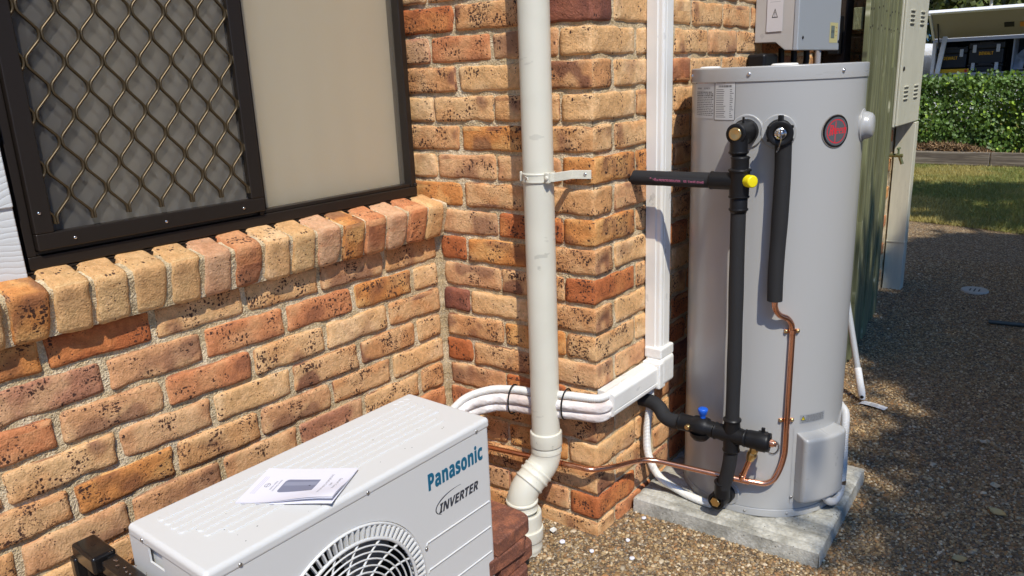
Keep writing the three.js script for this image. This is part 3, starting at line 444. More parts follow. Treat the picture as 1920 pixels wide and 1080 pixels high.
// ---------------------------------------------------------------- downpipe
{
  const t = thing('downpipe', 'beige plastic downpipe with offset elbows on the return wall', 'downpipe', [-0.14, 0, 0.43]), o = V(-0.14, 0, 0.43), L = (x, y, z) => V(x, y, z).sub(o), r = 0.0425;
  const A = L(-0.046, 2.2, 0.444), B = L(-0.046, 0.335, 0.440), e1 = L(-0.047, 0.255, 0.438), e2 = L(-0.135, 0.175, 0.405), b0 = L(-0.14, 0.0, 0.418);
  part('pipe', sweep(new THREE.LineCurve3(A, B), 2, r, 40), M.pvc, t);
  part('coupling', turned(L(-0.046, 0.29, 0.44), L(-0.046, 9, 0.44), [[0, r + 0.004], [0.016, r + 0.004], [0.0165, r + 0.0015], [0.022, r + 0.0015], [0.0225, r + 0.006], [0.062, r + 0.006], [0.066, r + 0.003], [0.066, r - 0.002]], 40), M.pvc, t);
  part('elbow', sweep(bent([L(-0.046, 0.31, 0.44), e1, e2, L(-0.138, 0.10, 0.410)], 0.055), 60, r + 0.0025, 40), M.pvc, t);
  const mid = e1.clone().lerp(e2, 0.5), dir = e2.clone().sub(e1).normalize();
  part('socket', turned(mid.clone().addScaledVector(dir, -0.026), mid.clone().add(dir), [[0, r], [0, r + 0.0055], [0.006, r + 0.0065], [0.008, r + 0.0035], [0.018, r + 0.0035], [0.0195, r + 0.007], [0.026, r + 0.007], [0.0275, r + 0.0035], [0.044, r + 0.0035], [0.046, r + 0.0065], [0.052, r + 0.0055], [0.052, r]], 40), M.pvc, t);
  part('socket', turned(L(-0.138, 0.128, 0.411), L(-0.138, 9, 0.411), [[-0.005, r], [0, r + 0.006], [0.006, r + 0.006], [0.007, r + 0.002], [0.022, r + 0.002], [0.023, r + 0.006], [0.030, r + 0.006], [0.031, r]], 40), M.pvc, t);
  part('reducer', turned(L(-0.146, 0.078, 0.422), L(-0.146, 9, 0.422), [[-0.0, 0.054], [0.046, 0.054], [0.051, 0.052], [0.052, 0.048], [0.046, 0.04]], 44), M.pvc, t);
  part('base_socket', turned(L(-0.148, -0.02, 0.425), L(-0.148, 9, 0.425), [[0, 0.050], [0.028, 0.050], [0.030, 0.0525], [0.042, 0.0525], [0.044, 0.051], [0.062, 0.052], [0.064, 0.056], [0.096, 0.057], [0.100, 0.0545], [0.098, 0.05]], 44), M.pvc, t);
  // wall clip
  const c = L(-0.046, 1.117, 0.442), clip = part('clip', turned(c.clone().add(V(0, -0.013, 0)), c.clone().add(V(0, 9, 0)), [[0, r], [0, r + 0.003], [0.004, r + 0.0035], [0.005, r + 0.002], [0.021, r + 0.002], [0.022, r + 0.0035], [0.026, r + 0.003], [0.026, r]], 40), M.pvc, t);
  const n = V(-0.9985, 0, 0.0551), a = V(0.0551, 0, 0.9985), pt = (s, y, out) => wallPoint('R', s, y, out).sub(o);
  const strip = (s0, o0, s1, o1) => { const p = pt(s0, 1.12, o0), q = pt(s1, 1.12, o1), g = rbox(p.distanceTo(q) + 0.004, 0.024, 0.004, 0.0012), d = q.clone().sub(p); g.rotateY(-Math.atan2(d.z, d.x)); return g.translate((p.x + q.x) / 2, (p.y + q.y) / 2, (p.z + q.z) / 2); };
  part('arm', merged([strip(0.478, 0.098, 0.50, 0.088), strip(0.50, 0.088, 0.516, 0.020), strip(0.516, 0.020, 0.566, 0.006)]), M.pvc, clip);
  part('loop', merged([rbox(0.012, 0.03, 0.012, 0.003).translate(...pt(0.487, 1.119, 0.098).toArray()), rbox(0.02, 0.028, 0.008, 0.003).translate(...pt(0.396, 1.119, 0.085).toArray()), rbox(0.05, 0.008, 0.003, 0.001).rotateY(0.85).translate(...pt(0.428, 1.119, 0.1165).toArray())]), M.pvc, clip);
  screw(t, pt(0.487, 1.119, 0.104), n, 0.006, M.pvc); screw(t, pt(0.552, 1.121, 0.0115), n, 0.005, M.chrome);
}
// ---------------------------------------------------------------- white line-set duct with its elbow
{
  const t = thing('pipe_duct', 'white ribbed pipe cover duct turning from the wall corner up beside the tank', 'duct', [0.355, 0.4, OC.z]), o = V(0.355, 0.4, OC.z), z0 = 0.001;
  const prof = (w, d) => { const s = new THREE.Shape(), h = w / 2; s.moveTo(-h, 0); s.lineTo(-h, d * 0.62); s.lineTo(-h + 0.004, d * 0.66); s.lineTo(-h + 0.004, d * 0.86); s.quadraticCurveTo(-h + 0.006, d, -h + 0.014, d); s.lineTo(-h + 0.020, d); s.lineTo(-h + 0.021, d - 0.0015); s.lineTo(-h + 0.024, d - 0.0015); s.lineTo(-h + 0.025, d); s.lineTo(h - 0.014, d); s.quadraticCurveTo(h - 0.006, d, h - 0.004, d * 0.86); s.lineTo(h - 0.004, d * 0.66); s.lineTo(h, d * 0.62); s.lineTo(h, 0); s.closePath(); return s; };
  // upright run: extrude along +y
  const up = new THREE.ExtrudeGeometry(prof(0.072, 0.052), { depth: 1.55, bevelEnabled: false, curveSegments: 5 }).rotateX(-PI / 2).scale(1, 1, -1); flipFaces(up); part('cover', up.translate(0.355 - o.x, 0.53 - o.y, OC.z + z0 - o.z), M.white, t);
  const hz = new THREE.ExtrudeGeometry(prof(0.078, 0.056), { depth: 0.31, bevelEnabled: false, curveSegments: 5 }).rotateX(-PI / 2).scale(1, 1, -1); flipFaces(hz); hz.rotateZ(PI / 2); const hc = hz.translate(0.345 - o.x, 0.449 - o.y, OC.z + z0 - o.z); part('cover', hc, M.white, t);
  part('elbow', merged([rbox(0.088, 0.098, 0.066, 0.016, 0.354 - o.x, 0.461 - o.y, OC.z + z0 + 0.033 - o.z, 5), rbox(0.086, 0.036, 0.061, 0.006, 0.3545 - o.x, 0.522 - o.y, OC.z + z0 + 0.0305 - o.z), rbox(0.04, 0.088, 0.0645, 0.006, 0.317 - o.x, 0.452 - o.y, OC.z + z0 + 0.0323 - o.z)]), M.white, t);
}
function flipFaces(g) { const p = g.attributes.position, n = g.attributes.normal; for (let i = 0; i < p.count; i += 3) for (const a of [p, n, g.attributes.uv]) { const s = a.itemSize; for (let k = 0; k < s; k++) { const x = a.array[(i + 1) * s + k]; a.array[(i + 1) * s + k] = a.array[(i + 2) * s + k]; a.array[(i + 2) * s + k] = x; } } g.computeVertexNormals(); return g; }
// ---------------------------------------------------------------- insulated pipes from the duct to the air conditioner
{
  const wrapT = dataTex(256, 256, (u, v) => { const a = fbm(u * 8, v * 8, 8, 141, 4), b = fbm(u * 40, v * 40, 40, 145, 2); const c = mixC([232, 226, 222], [206, 188, 180], smooth(0.45, 0.75, a)), k = 0.86 + 0.24 * b; return [c[0] * k, c[1] * k, c[2] * k]; });
  const wm = std(0xffffff, 0.8, 0, { map: wrapT, bumpMap: fineBump, bumpScale: 0.004 });
  const lane = (dy, out, end) => soft([V(0.16, 0.449 + dy, OC.z + 0.03 + out), V(0.06, 0.449 + dy, OC.z + 0.032 + out), V(0.012 - out * 0.4, 0.446 + dy, OC.z + 0.022 + out * 0.5), V(-0.022 - out, 0.448 + dy, 0.515), V(-0.035 - out, 0.437 + dy, 0.42), V(-0.038 - out, 0.428 + dy, 0.32), V(-0.06 - out, 0.415 + dy, 0.235), V(-0.115 - out * 0.7, 0.385 + dy, 0.17), V(-0.20, 0.325 + dy * 0.7, 0.15 - out), V(-0.30, 0.24 + dy * 0.7, 0.16), V(-0.40, 0.20 + dy, 0.215)]);
  const defs = [['insulated_pipe', 'cream foam-wrapped refrigerant pipe above its twin, leaving the white duct', 0.0, 0.006, 0.0165], ['insulated_pipe', 'cream foam-wrapped refrigerant pipe lowest in the bundle from the white duct', -0.029, 0.0, 0.0165]];
  for (const [n, l, dy, out, r] of defs) { const c = lane(dy, out); tag(part(n, sweep(c, 140, (d) => (a) => r * (1 + 0.05 * noise3(d * 60, Math.cos(a) * 2 + 5, Math.sin(a) * 2, 15 + dy * 99)), 20), wm), l, 'pipe'); }
  tag(part('conduit', sweep(lane(0.030, 0.002), 620, (d) => 0.0115 + 0.0011 * Math.sin(d / 0.0045 * 2 * PI), 14), M.white), 'white corrugated conduit topmost in the bundle from the white duct', 'conduit');
  const ties = [[0.50, 'nearer the white duct'], [0.315, 'nearer the air conditioner']];
  for (const [z, w] of ties) { const c0 = wallPoint('R', z, z > 0.4 ? 0.449 : 0.428, z > 0.4 ? 0.052 : 0.062), s = []; for (let i = 0; i <= 24; i++) { const a = i / 24 * 2 * PI; s.push(V(c0.x + 0.0265 * Math.cos(a), c0.y + 0.051 * Math.sin(a) * (1 + 0.05 * Math.cos(2 * a)) - 0.001, c0.z + 0.004 * Math.sin(a))); } tag(part('cable_tie', sweep(soft(s), 40, 0.0024, 8), M.black), 'black cable tie round the white pipe bundle, ' + w, 'cable tie'); }
}
// ---------------------------------------------------------------- concrete pad
{
  const tex = dataTex(512, 512, (u, v) => { const a = fbm(u * 8, v * 8, 8, 151, 4), b = fbm(u * 80, v * 80, 80, 155, 2), k = 0.86 + 0.24 * b; const c = mixC([184, 182, 172], [150, 148, 138], smooth(0.35, 0.7, a)); const pit = hash2(Math.floor(u * 170), Math.floor(v * 170), 9) > 0.996 ? 0.45 : 1; return [c[0] * k * pit, c[1] * k * pit, c[2] * k * pit]; });
  const m = std(0xffffff, 0.88, 0, { map: tex, bumpMap: mortarBump, bumpScale: 0.0025 });
  const t = thing('concrete_pad', 'grey ribbed concrete pad under the water heater', 'pad', [0.527, 0, 0.862]); t.rotation.y = 0.052;
  const S = 0.29, H = 0.05, rib = (x) => 0.006 * Math.pow(Math.abs(Math.sin((x + 0.012) / 0.0585 * PI)), 0.6);
  const topf = surf(160, 60, (u, v) => { const x = lerp(-S, S, u), z = lerp(S, -S, v), e = Math.max(Math.abs(x), Math.abs(z)); return V(x, H - 0.006 + rib(x) + 0.0007 * noise3(x * 40, z * 40, 1, 31) - 0.004 * smooth(S - 0.008, S, e), z); });
  const side = (f) => surf(160, 6, f); const pr = (x) => H - 0.010 + rib(x);
  const sides = [side((u, v) => V(lerp(-S, S, u), lerp(-0.01, pr(lerp(-S, S, u)), v), S + 0.004 * (1 - v) + 0.0005 * noise3(u * 30, v * 4, 2, 33))), side((u, v) => V(S + 0.004 * (1 - v) + 0.0005 * noise3(u * 30, v * 4, 4, 34), lerp(-0.01, pr(S), v), lerp(S, -S, u))), side((u, v) => V(-S - 0.004 * (1 - v) + 0.0005 * noise3(u * 30, v * 4, 6, 35), lerp(-0.01, pr(-S), v), lerp(-S, S, u))), side((u, v) => V(lerp(S, -S, u), lerp(-0.01, pr(lerp(S, -S, u)), v), -S))];
  const g = merged([topf, ...sides]), p = g.attributes.position, n = g.attributes.normal, uv = g.attributes.uv; for (let i = 0; i < p.count; i++) { const ax = Math.abs(n.getX(i)) > 0.75, az = Math.abs(n.getZ(i)) > 0.75; uv.setXY(i, (ax ? p.getZ(i) : p.getX(i)) / 0.5, (ax || az ? p.getY(i) + 0.2 : p.getZ(i)) / 0.5); }
  part('slab', g, m, t);
}
// ---------------------------------------------------------------- water heater
const TC = V(0.565, 0, 0.868), TR = 0.242, deg = PI / 180, TY0 = 0.049, TY1 = 1.385;
const onTank = (a, y, out = 0) => V(TC.x + (TR + out) * Math.cos(a * deg), y, TC.z + (TR + out) * Math.sin(a * deg));
const outDir = (a) => V(Math.cos(a * deg), 0, Math.sin(a * deg));
// a sheet that follows the tank: a0 left edge angle, width and height in metres, seen from outside
const wrapPatch = (aMid, yMid, w, h, out, nu = 16, nv = 4) => surf(nu, nv, (u, v) => onTank(aMid - (u - 0.5) * w / TR / deg, yMid + (v - 0.5) * h, out));
const wrapDisc = (aMid, yMid, R, out, n = 40) => { const pos = [], uv = [], idx = [], q = onTank(aMid, yMid, out); pos.push(q.x, q.y, q.z); uv.push(0.5, 0.5); for (const k of [0.5, 1]) for (let i = 0; i <= n; i++) { const a = i / n * 2 * PI, p = onTank(aMid - R * k * Math.cos(a) / TR / deg, yMid + R * k * Math.sin(a), out); pos.push(p.x, p.y, p.z); uv.push(0.5 + 0.5 * k * Math.cos(a), 0.5 + 0.5 * k * Math.sin(a)); } for (let i = 0; i < n; i++) { idx.push(0, 1 + i, 2 + i); const a = 1 + i, b = a + n + 1; idx.push(a, b, b + 1, a, b + 1, a + 1); } const g = new THREE.BufferGeometry(); g.setAttribute('position', new THREE.Float32BufferAttribute(pos, 3)); g.setAttribute('uv', new THREE.Float32BufferAttribute(uv, 2)); g.setIndex(idx); g.computeVertexNormals(); return g; };
{
  const t = thing('water_heater', 'tall light grey cylindrical electric water heater on the concrete pad', 'water heater', [TC.x, 0, TC.z]), d = (g) => g.translate(-TC.x, 0, -TC.z), Pt = (n, g, m, par) => part(n, d(g), m, par ?? t);
  Pt('body', turned(V(TC.x, 0, TC.z), V(TC.x, 9, TC.z), [[0.075, TR], [0.07505, TR - 0.001], [0.0765, TR - 0.001], [0.07655, TR], [1.348, TR]], 128), M.tank);
  Pt('base_ring', turned(V(TC.x, 0, TC.z), V(TC.x, 9, TC.z), [[TY0, TR - 0.02], [TY0, TR + 0.001], [0.052, TR + 0.002], [0.072, TR + 0.002], [0.0745, TR]], 128), M.tank);
  const lid = Pt('lid', turned(V(TC.x, 0, TC.z), V(TC.x, 9, TC.z), [[1.346, TR], [1.346, TR + 0.0022], [1.348, TR + 0.003], [1.382, TR + 0.003], [TY1, TR + 0.001], [TY1 + 0.001, TR - 0.004], [1.381, TR - 0.008], [1.379, TR - 0.02], [1.3795, 0]], 128), M.tank);
  Pt('plug', turned(V(TC.x, 1.376, TC.z), V(TC.x, 9, TC.z), [[0, 0.042], [0.010, 0.040], [0.015, 0.034], [0.016, 0]], 32).translate(0.03, 0, 0.01), M.white, lid); Pt('plug', turned(V(TC.x, 1.376, TC.z), V(TC.x, 9, TC.z), [[0, 0.032], [0.010, 0.031], [0.014, 0.026], [0.015, 0]], 32).translate(-0.12, 0, -0.155), M.white, lid);
  for (const a of [177, 117.5, 60, 235]) screw(t, onTank(a, 1.366, 0.003).sub(TC), outDir(a), 0.0055, M.chrome);
  for (const a of [138.5, 168, 215]) screw(t, onTank(a, 0.062, 0.002).sub(TC), outDir(a), 0.0038, M.steel);
  // rating labels
  const label1 = canvasTex(256, 330, (g, w, h) => { g.fillStyle = '#b4b6b7'; g.fillRect(0, 0, w, h); g.fillStyle = '#c32b2b'; g.font = 'bold 25px sans-serif'; g.fillText('RHEEM HELP', 46, 34); g.fillStyle = '#16171a'; g.font = 'bold 20px sans-serif'; g.fillText('PHONE', 40, 84); g.fillText('13 10 31', 140, 84); g.fillRect(6, 10, 22, 28); const r = rngOf(8); for (let i = 0; i < 14; i++) { g.fillStyle = i < 3 ? '#2a2a2c' : '#4a4b4d'; let x = 34; while (x < 236) { const l = rr(8, 26, r); g.fillRect(x, 104 + i * 15, l, i < 3 ? 8 : 6); x += l + rr(3, 7, r); } } });
  const label2 = canvasTex(200, 330, (g, w, h) => { g.fillStyle = '#bfc1c1'; g.fillRect(0, 0, w, h); g.strokeStyle = '#222'; g.lineWidth = 4; g.strokeRect(3, 3, w - 6, h - 6); const r = rngOf(9); g.fillStyle = '#1c1c1e'; let x = 40; while (x < 165) { const l = rr(2, 6, r); g.fillRect(x, 40, l, 18); x += l + rr(2, 4, r); } for (let i = 0; i < 16; i++) { g.fillStyle = '#4c4d50'; g.fillRect(16, 74 + i * 15, rr(50, 100, r), 5); g.fillRect(150, 74 + i * 15, rr(12, 34, r), 5); } g.fillRect(16, 18, 90, 5); });
  const sticker = (tx) => phy(0xffffff, 0.4, { map: tx });
  Pt('label', wrapPatch(-145, 1.302, 0.10, 0.108, 0.0006), sticker(label1)); Pt('label', wrapPatch(-166, 1.298, 0.07, 0.108, 0.0006), sticker(label2));
  // escutcheon rings round the three connections
  const ring = (a, y, R = 0.046) => { const A = onTank(a, y, -0.004), B = A.clone().add(outDir(a)); return Pt('escutcheon', turned(A, B, [[0, R], [0.0062, R], [0.0078, R - 0.0025], [0.0062, R - 0.005], [0.0058, 0.028], [0.008, 0.026], [0.008, 0]], 48), M.tank); };
  ring(177.3, 1.215); ring(157.5, 1.214); ring(182, 0.11, 0.042);
  // badge
  const bt = canvasTex(256, 256, (g) => { g.fillStyle = '#54575c'; g.fillRect(0, 0, 256, 256); g.strokeStyle = '#c81f2e'; g.lineWidth = 9; g.beginPath(); g.arc(128, 128, 104, 0, 7); g.stroke(); g.fillStyle = '#d3202e'; g.strokeStyle = '#d3202e'; g.font = 'bold italic 74px serif'; g.textAlign = 'center'; g.save(); g.translate(136, 150); g.scale(0.86, 1.28); g.fillText('heem', 22, 0); g.restore(); g.save(); g.translate(62, 162); g.scale(0.9, 1.75); g.fillText('R', 0, 0); g.restore(); g.lineWidth = 8; g.beginPath(); g.moveTo(112, 226); g.lineTo(112, 40); g.stroke(); });
  const badge = Pt('badge', wrapDisc(120, 1.209, 0.0445, 0.0022), M.chrome); Pt('badge_rim', wrapDisc(119.6, 1.2085, 0.043, 0.0030), M.black, badge); Pt('badge_face', wrapDisc(119.6, 1.2085, 0.038, 0.0036), phy(0xffffff, 0.3, { map: bt }), badge);
  // domed cap on the far side
  { const A = onTank(84.5, 1.214, -0.006), B = A.clone().add(outDir(84.5)); Pt('cap', turned(A, B, [[0, 0.046], [0.006, 0.047], [0.008, 0.0455], [0.0085, 0.039], [0.018, 0.0375], [0.028, 0.034], [0.034, 0.027], [0.036, 0.014], [0.036, 0]], 48), M.tank); }
  // heating element cover
  { const aL = 134.6, aR = 97.5, yB = 0.108, yT = 0.330, Hh = 0.044; const edge = (x, e) => { const q = clamp(Math.min(x, 1 - x) / e); return Math.pow(1 - Math.pow(1 - q, 2.6), 1 / 2.6); };
    const g = surf(44, 48, (u, v) => { const h = Math.min(edge(u, 0.11), 1) * Math.min(edge(v, 0.075), 1); return onTank(lerp(aL, aR, u), lerp(yB, yT, v), -0.001 + Hh * h); }); const cov = Pt('element_cover', g, M.tank);
    Pt('flange', wrapPatch((aL + aR) / 2 + 0.6, (yB + yT) / 2 + 0.004, 0.172, 0.25, 0.0014, 20, 4), M.tank, cov); for (const [a, y] of [[136.2, 0.118], [96, 0.118]]) screw(t, onTank(a, y, 0.002).sub(TC), outDir(a), 0.0048, M.steel);
    const warn = canvasTex(300, 90, (g2, w, h) => { g2.fillStyle = '#8f9296'; g2.fillRect(0, 0, w, h); g2.fillStyle = '#1f1f20'; const r = rngOf(12); for (let i = 0; i < 6; i++) { let x = i < 4 ? 70 : 20; while (x < 280) { const l = rr(8, 22, r); g2.fillRect(x, 12 + i * 12, l, 5); x += l + rr(3, 6, r); } } g2.fillStyle = '#191919'; g2.beginPath(); g2.moveTo(36, 10); g2.lineTo(62, 56); g2.lineTo(10, 56); g2.fill(); g2.fillStyle = '#d9c81e'; g2.beginPath(); g2.moveTo(36, 20); g2.lineTo(54, 51); g2.lineTo(18, 51); g2.fill(); g2.fillStyle = '#191919'; g2.fillRect(33, 30, 6, 14); });
    Pt('warning_label', wrapPatch(122.5, 0.372, 0.088, 0.028, 0.0007), sticker(warn)); }
}
// ---------------------------------------------------------------- black insulated hot and cold pipework in front of the heater
{
  const X = 0.2525, Zt = 0.893, yT = 1.088, yC = 0.345, o = V(X, 0, Zt), t = thing('insulated_pipework', 'black insulated hot and cold water pipes with tee fittings in front of the heater', 'pipework', [X, 0, Zt]);
  const Q = (n, g, m = M.black, par) => part(n, g.translate(-o.x, 0, -o.z), m, par ?? t), up = V(0, 1, 0);
  // hot outlet elbow
  const c = V(X + 0.006, 1.213, Zt - 0.008), tk = onTank(177.3, 1.215, -0.01), n = outDir(177.3), zAxis = V(-1, 0, 0.2).normalize();
  const elbow = Q('elbow', merged([turned(tk, tk.clone().add(n), [[0, 0.034], [0.03, 0.034], [0.033, 0.031], [0.06, 0.0275], [0.092, 0.0275], [0.0955, 0.026], [0.096, 0.019]], 32), turned(c.clone().add(V(0, 0.012, 0)), c.clone().add(V(0, -9, 0)), [[0, 0.022], [0.03, 0.024], [0.056, 0.024], [0.058, 0.0265], [0.062, 0.0265], [0.064, 0.0225], [0.067, 0.0225]], 32), rbox(0.004, 0.02, 0.006, 0.0015, c.x + 0.018, c.y + 0.034, c.z + 0.003)]));
  { const A = tk.clone().addScaledVector(n, 0.090); Q('brass_plug', turned(A, A.clone().add(n), [[0, 0.0175], [0.009, 0.0175], [0.011, 0.0145], [0.0095, 0.010], [0.010, 0.004], [0.009, 0]], 20), M.brass, elbow); }
  // short collar, then the upper tee
  Q('collar', turned(V(X, 1.157, Zt), V(X, -9, Zt), [[0, 0.015], [0.001, 0.0225], [0.005, 0.0262], [0.009, 0.0235], [0.041, 0.0235], [0.043, 0.0262], [0.045, 0.015]], 32));
  const tee = Q('tee', merged([turned(V(X, yT - 0.043, Zt), V(X, 9, Zt), [[0, 0.02], [0.0, 0.0275], [0.004, 0.0285], [0.006, 0.026], [0.070, 0.0275], [0.072, 0.0305], [0.076, 0.0305], [0.079, 0.024], [0.079, 0.015]], 36), turned(V(X, yT, Zt), V(X, yT, -9), [[0.0, 0.023], [0.075, 0.0242], [0.077, 0.0252], [0.0805, 0.0252], [0.082, 0.022]], 32)]));
  Q('yellow_cap', turned(V(X - 0.004, yT + 0.004, Zt + 0.020), V(X - 0.5, yT + 0.004, Zt + 0.9), [[0, 0.0165], [0.024, 0.0170], [0.028, 0.0158], [0.0295, 0.013], [0.0295, 0]], 18), M.yellow);
  const hot = Q('hot_pipe', sweep(new THREE.LineCurve3(V(X - 0.002, yT, Zt - 0.076), V(X - 0.004, yT - 0.003, OC.z - 0.01)), 12, (d) => 0.0212 + 0.0003 * noise3(d * 40, 1, 1, 41), 28), M.foam);
  { const pt = canvasTex(1024, 64, (g, w, h) => { g.fillStyle = '#2a2a2e'; g.fillRect(0, 0, w, h); g.fillStyle = '#c86c8e'; g.font = 'italic bold 46px sans-serif'; g.fillText('E-flex\u00ae', 20, 48); g.font = 'bold 32px sans-serif'; g.fillText('uv PROTECTED INSULATION', 190, 46); g.fillText('025', 670, 46); g.fillText('13 mm WT x 20 mmID', 745, 46, 270); });
    const R = 0.02155, A = V(X - 0.003, yT - 0.0015, 0), z0 = OC.z + 0.05, z1 = Zt - 0.09; Q('print', surf(30, 6, (u, v) => { const a = lerp(PI + 0.50, PI - 0.34, v); return V(A.x + R * Math.cos(a), A.y + R * Math.sin(a), lerp(z0, z1, u)); }), std(0xffffff, 0.8, 0, { map: pt }), hot); }
  Q('coupling', turned(V(X, yT - 0.043, Zt), V(X, -9, Zt), [[-0.004, 0.015], [-0.002, 0.0235], [0.028, 0.0235], [0.030, 0.0262], [0.034, 0.0262], [0.037, 0.0225], [0.042, 0.0215], [0.043, 0.014]], 32));
  // long lagged drop
  Q('lagged_pipe', sweep(soft([V(X, yT - 0.082, Zt), V(X + 0.001, 0.85, Zt + 0.001), V(X - 0.001, 0.6, Zt + 0.005), V(X - 0.002, yC + 0.052, Zt + 0.006)]), 40, (d) => 0.0203 + 0.0006 * noise3(d * 9, 3, 3, 42), 28), M.foam);
  // lower cross and valves on one line
  const Zc = Zt + 0.006, Xc = X - 0.002;
  Q('cross', merged([turned(V(Xc, yC - 0.052, Zc), V(Xc, 9, Zc), [[0, 0.015], [0, 0.0245], [0.005, 0.0255], [0.008, 0.023], [0.03, 0.0245], [0.075, 0.0245], [0.096, 0.0225], [0.098, 0.0262], [0.102, 0.0262], [0.106, 0.02]], 32), turned(V(Xc, yC, Zc - 0.052), V(Xc, yC, 9), [[0, 0.016], [0, 0.026], [0.004, 0.0265], [0.007, 0.0235], [0.03, 0.0255], [0.074, 0.0255], [0.088, 0.0235], [0.092, 0.026], [0.097, 0.026], [0.1, 0.018]], 32)]));
  const vz = Zc - 0.052; const valve = Q('stop_valve', merged([turned(V(Xc, yC, vz), V(Xc, yC, -9), [[0, 0.02], [0.003, 0.024], [0.02, 0.024], [0.024, 0.030], [0.045, 0.033], [0.066, 0.030], [0.072, 0.0255], [0.106, 0.0255], [0.108, 0.0275], [0.113, 0.0275], [0.116, 0.02]], 32), turned(V(Xc - 0.004, yC - 0.014, vz - 0.045), V(Xc - 0.004, -9, vz - 0.045), [[0, 0.033], [0.012, 0.031], [0.024, 0.022], [0.027, 0]], 28)]));
  Q('blue_handle', merged([turned(V(Xc, yC + 0.026, vz - 0.040), V(Xc, 9, vz - 0.040), [[0, 0.0085], [0.014, 0.0085], [0.016, 0.0115], [0.027, 0.015], [0.033, 0.015], [0.036, 0.011], [0.037, 0]], 10)]), M.blue, valve);
  Q('brass_plug', turned(V(Xc - 0.027, yC + 0.002, vz - 0.075), V(-9, yC, vz - 0.6), [[-0.012, 0.0085], [0.006, 0.0085], [0.008, 0.006], [0.007, 0]], 14), M.brass, valve);
  Q('cold_pipe', sweep(bent([V(0.292, 0.366, OC.z - 0.01), V(0.290, 0.368, OC.z + 0.062), V(0.250, yC - 0.008, OC.z + 0.112), V(Xc, yC - 0.002, vz - 0.108)], 0.04), 50, (d) => 0.0225 + 0.0004 * noise3(d * 30, 2, 2, 43), 28), M.foam);
  const ex = V(Xc + 0.003, yC - 0.001, Zc + 0.044), exD = V(0.16, -0.02, 1).normalize(); const ev = Q('expansion_valve', merged([turned(ex, ex.clone().add(exD), [[0, 0.024], [0.006, 0.0265], [0.030, 0.027], [0.032, 0.0305], [0.056, 0.0305], [0.058, 0.028], [0.066, 0.028], [0.067, 0.016]], 32), rbox(0.008, 0.016, 0.010, 0.002, ex.x + 0.008, ex.y + 0.034, ex.z + 0.045)]));
  { const A = ex.clone().addScaledVector(exD, 0.058); Q('spindle', turned(A, A.clone().add(exD), [[0, 0.011], [0.018, 0.011], [0.019, 0.0085], [0.026, 0.008], [0.026, 0]], 14), M.copper, ev); const l = A.clone().addScaledVector(exD, 0.024); Q('lever', sweep(soft([l.clone().add(V(0, 0.008, -0.003)), l.clone().add(V(-0.004, 0.003, 0.009)), l.clone().add(V(-0.010, -0.012, 0.011)), l.clone().add(V(-0.016, -0.024, 0.002)), l.clone().add(V(-0.017, -0.026, -0.012))]), 24, () => (a) => 1 / Math.hypot(Math.cos(a) / 0.0045, Math.sin(a) / 0.002), 10), M.steel, ev); }
  // drop to the cold inlet and its elbow
  const el = V(0.262, 0.116, Zt - 0.022); Q('lagged_pipe', sweep(soft([V(Xc, yC - 0.046, Zc), V(Xc + 0.003, 0.24, Zc - 0.006), V(el.x - 0.002, el.y + 0.045, el.z + 0.004)]), 20, 0.0205, 28), M.foam);
  const ti = onTank(182, 0.11, -0.01), ni = outDir(182); const be = Q('elbow', merged([turned(ti, ti.clone().add(ni), [[0, 0.030], [0.034, 0.030], [0.036, 0.026], [0.078, 0.0265], [0.083, 0.0265], [0.0845, 0.025], [0.085, 0.018]], 32), turned(el.clone().add(V(0, 0.062, 0)), el.clone().add(V(0, -9, 0)), [[0, 0.016], [0, 0.0245], [0.004, 0.0255], [0.007, 0.023], [0.05, 0.0235]], 32)]));
  { const A = ti.clone().addScaledVector(ni, 0.079); Q('brass_plug', turned(A, A.clone().add(ni), [[0, 0.016], [0.010, 0.016], [0.012, 0.0135], [0.0105, 0.009], [0.011, 0]], 6), M.brass, be); }
}
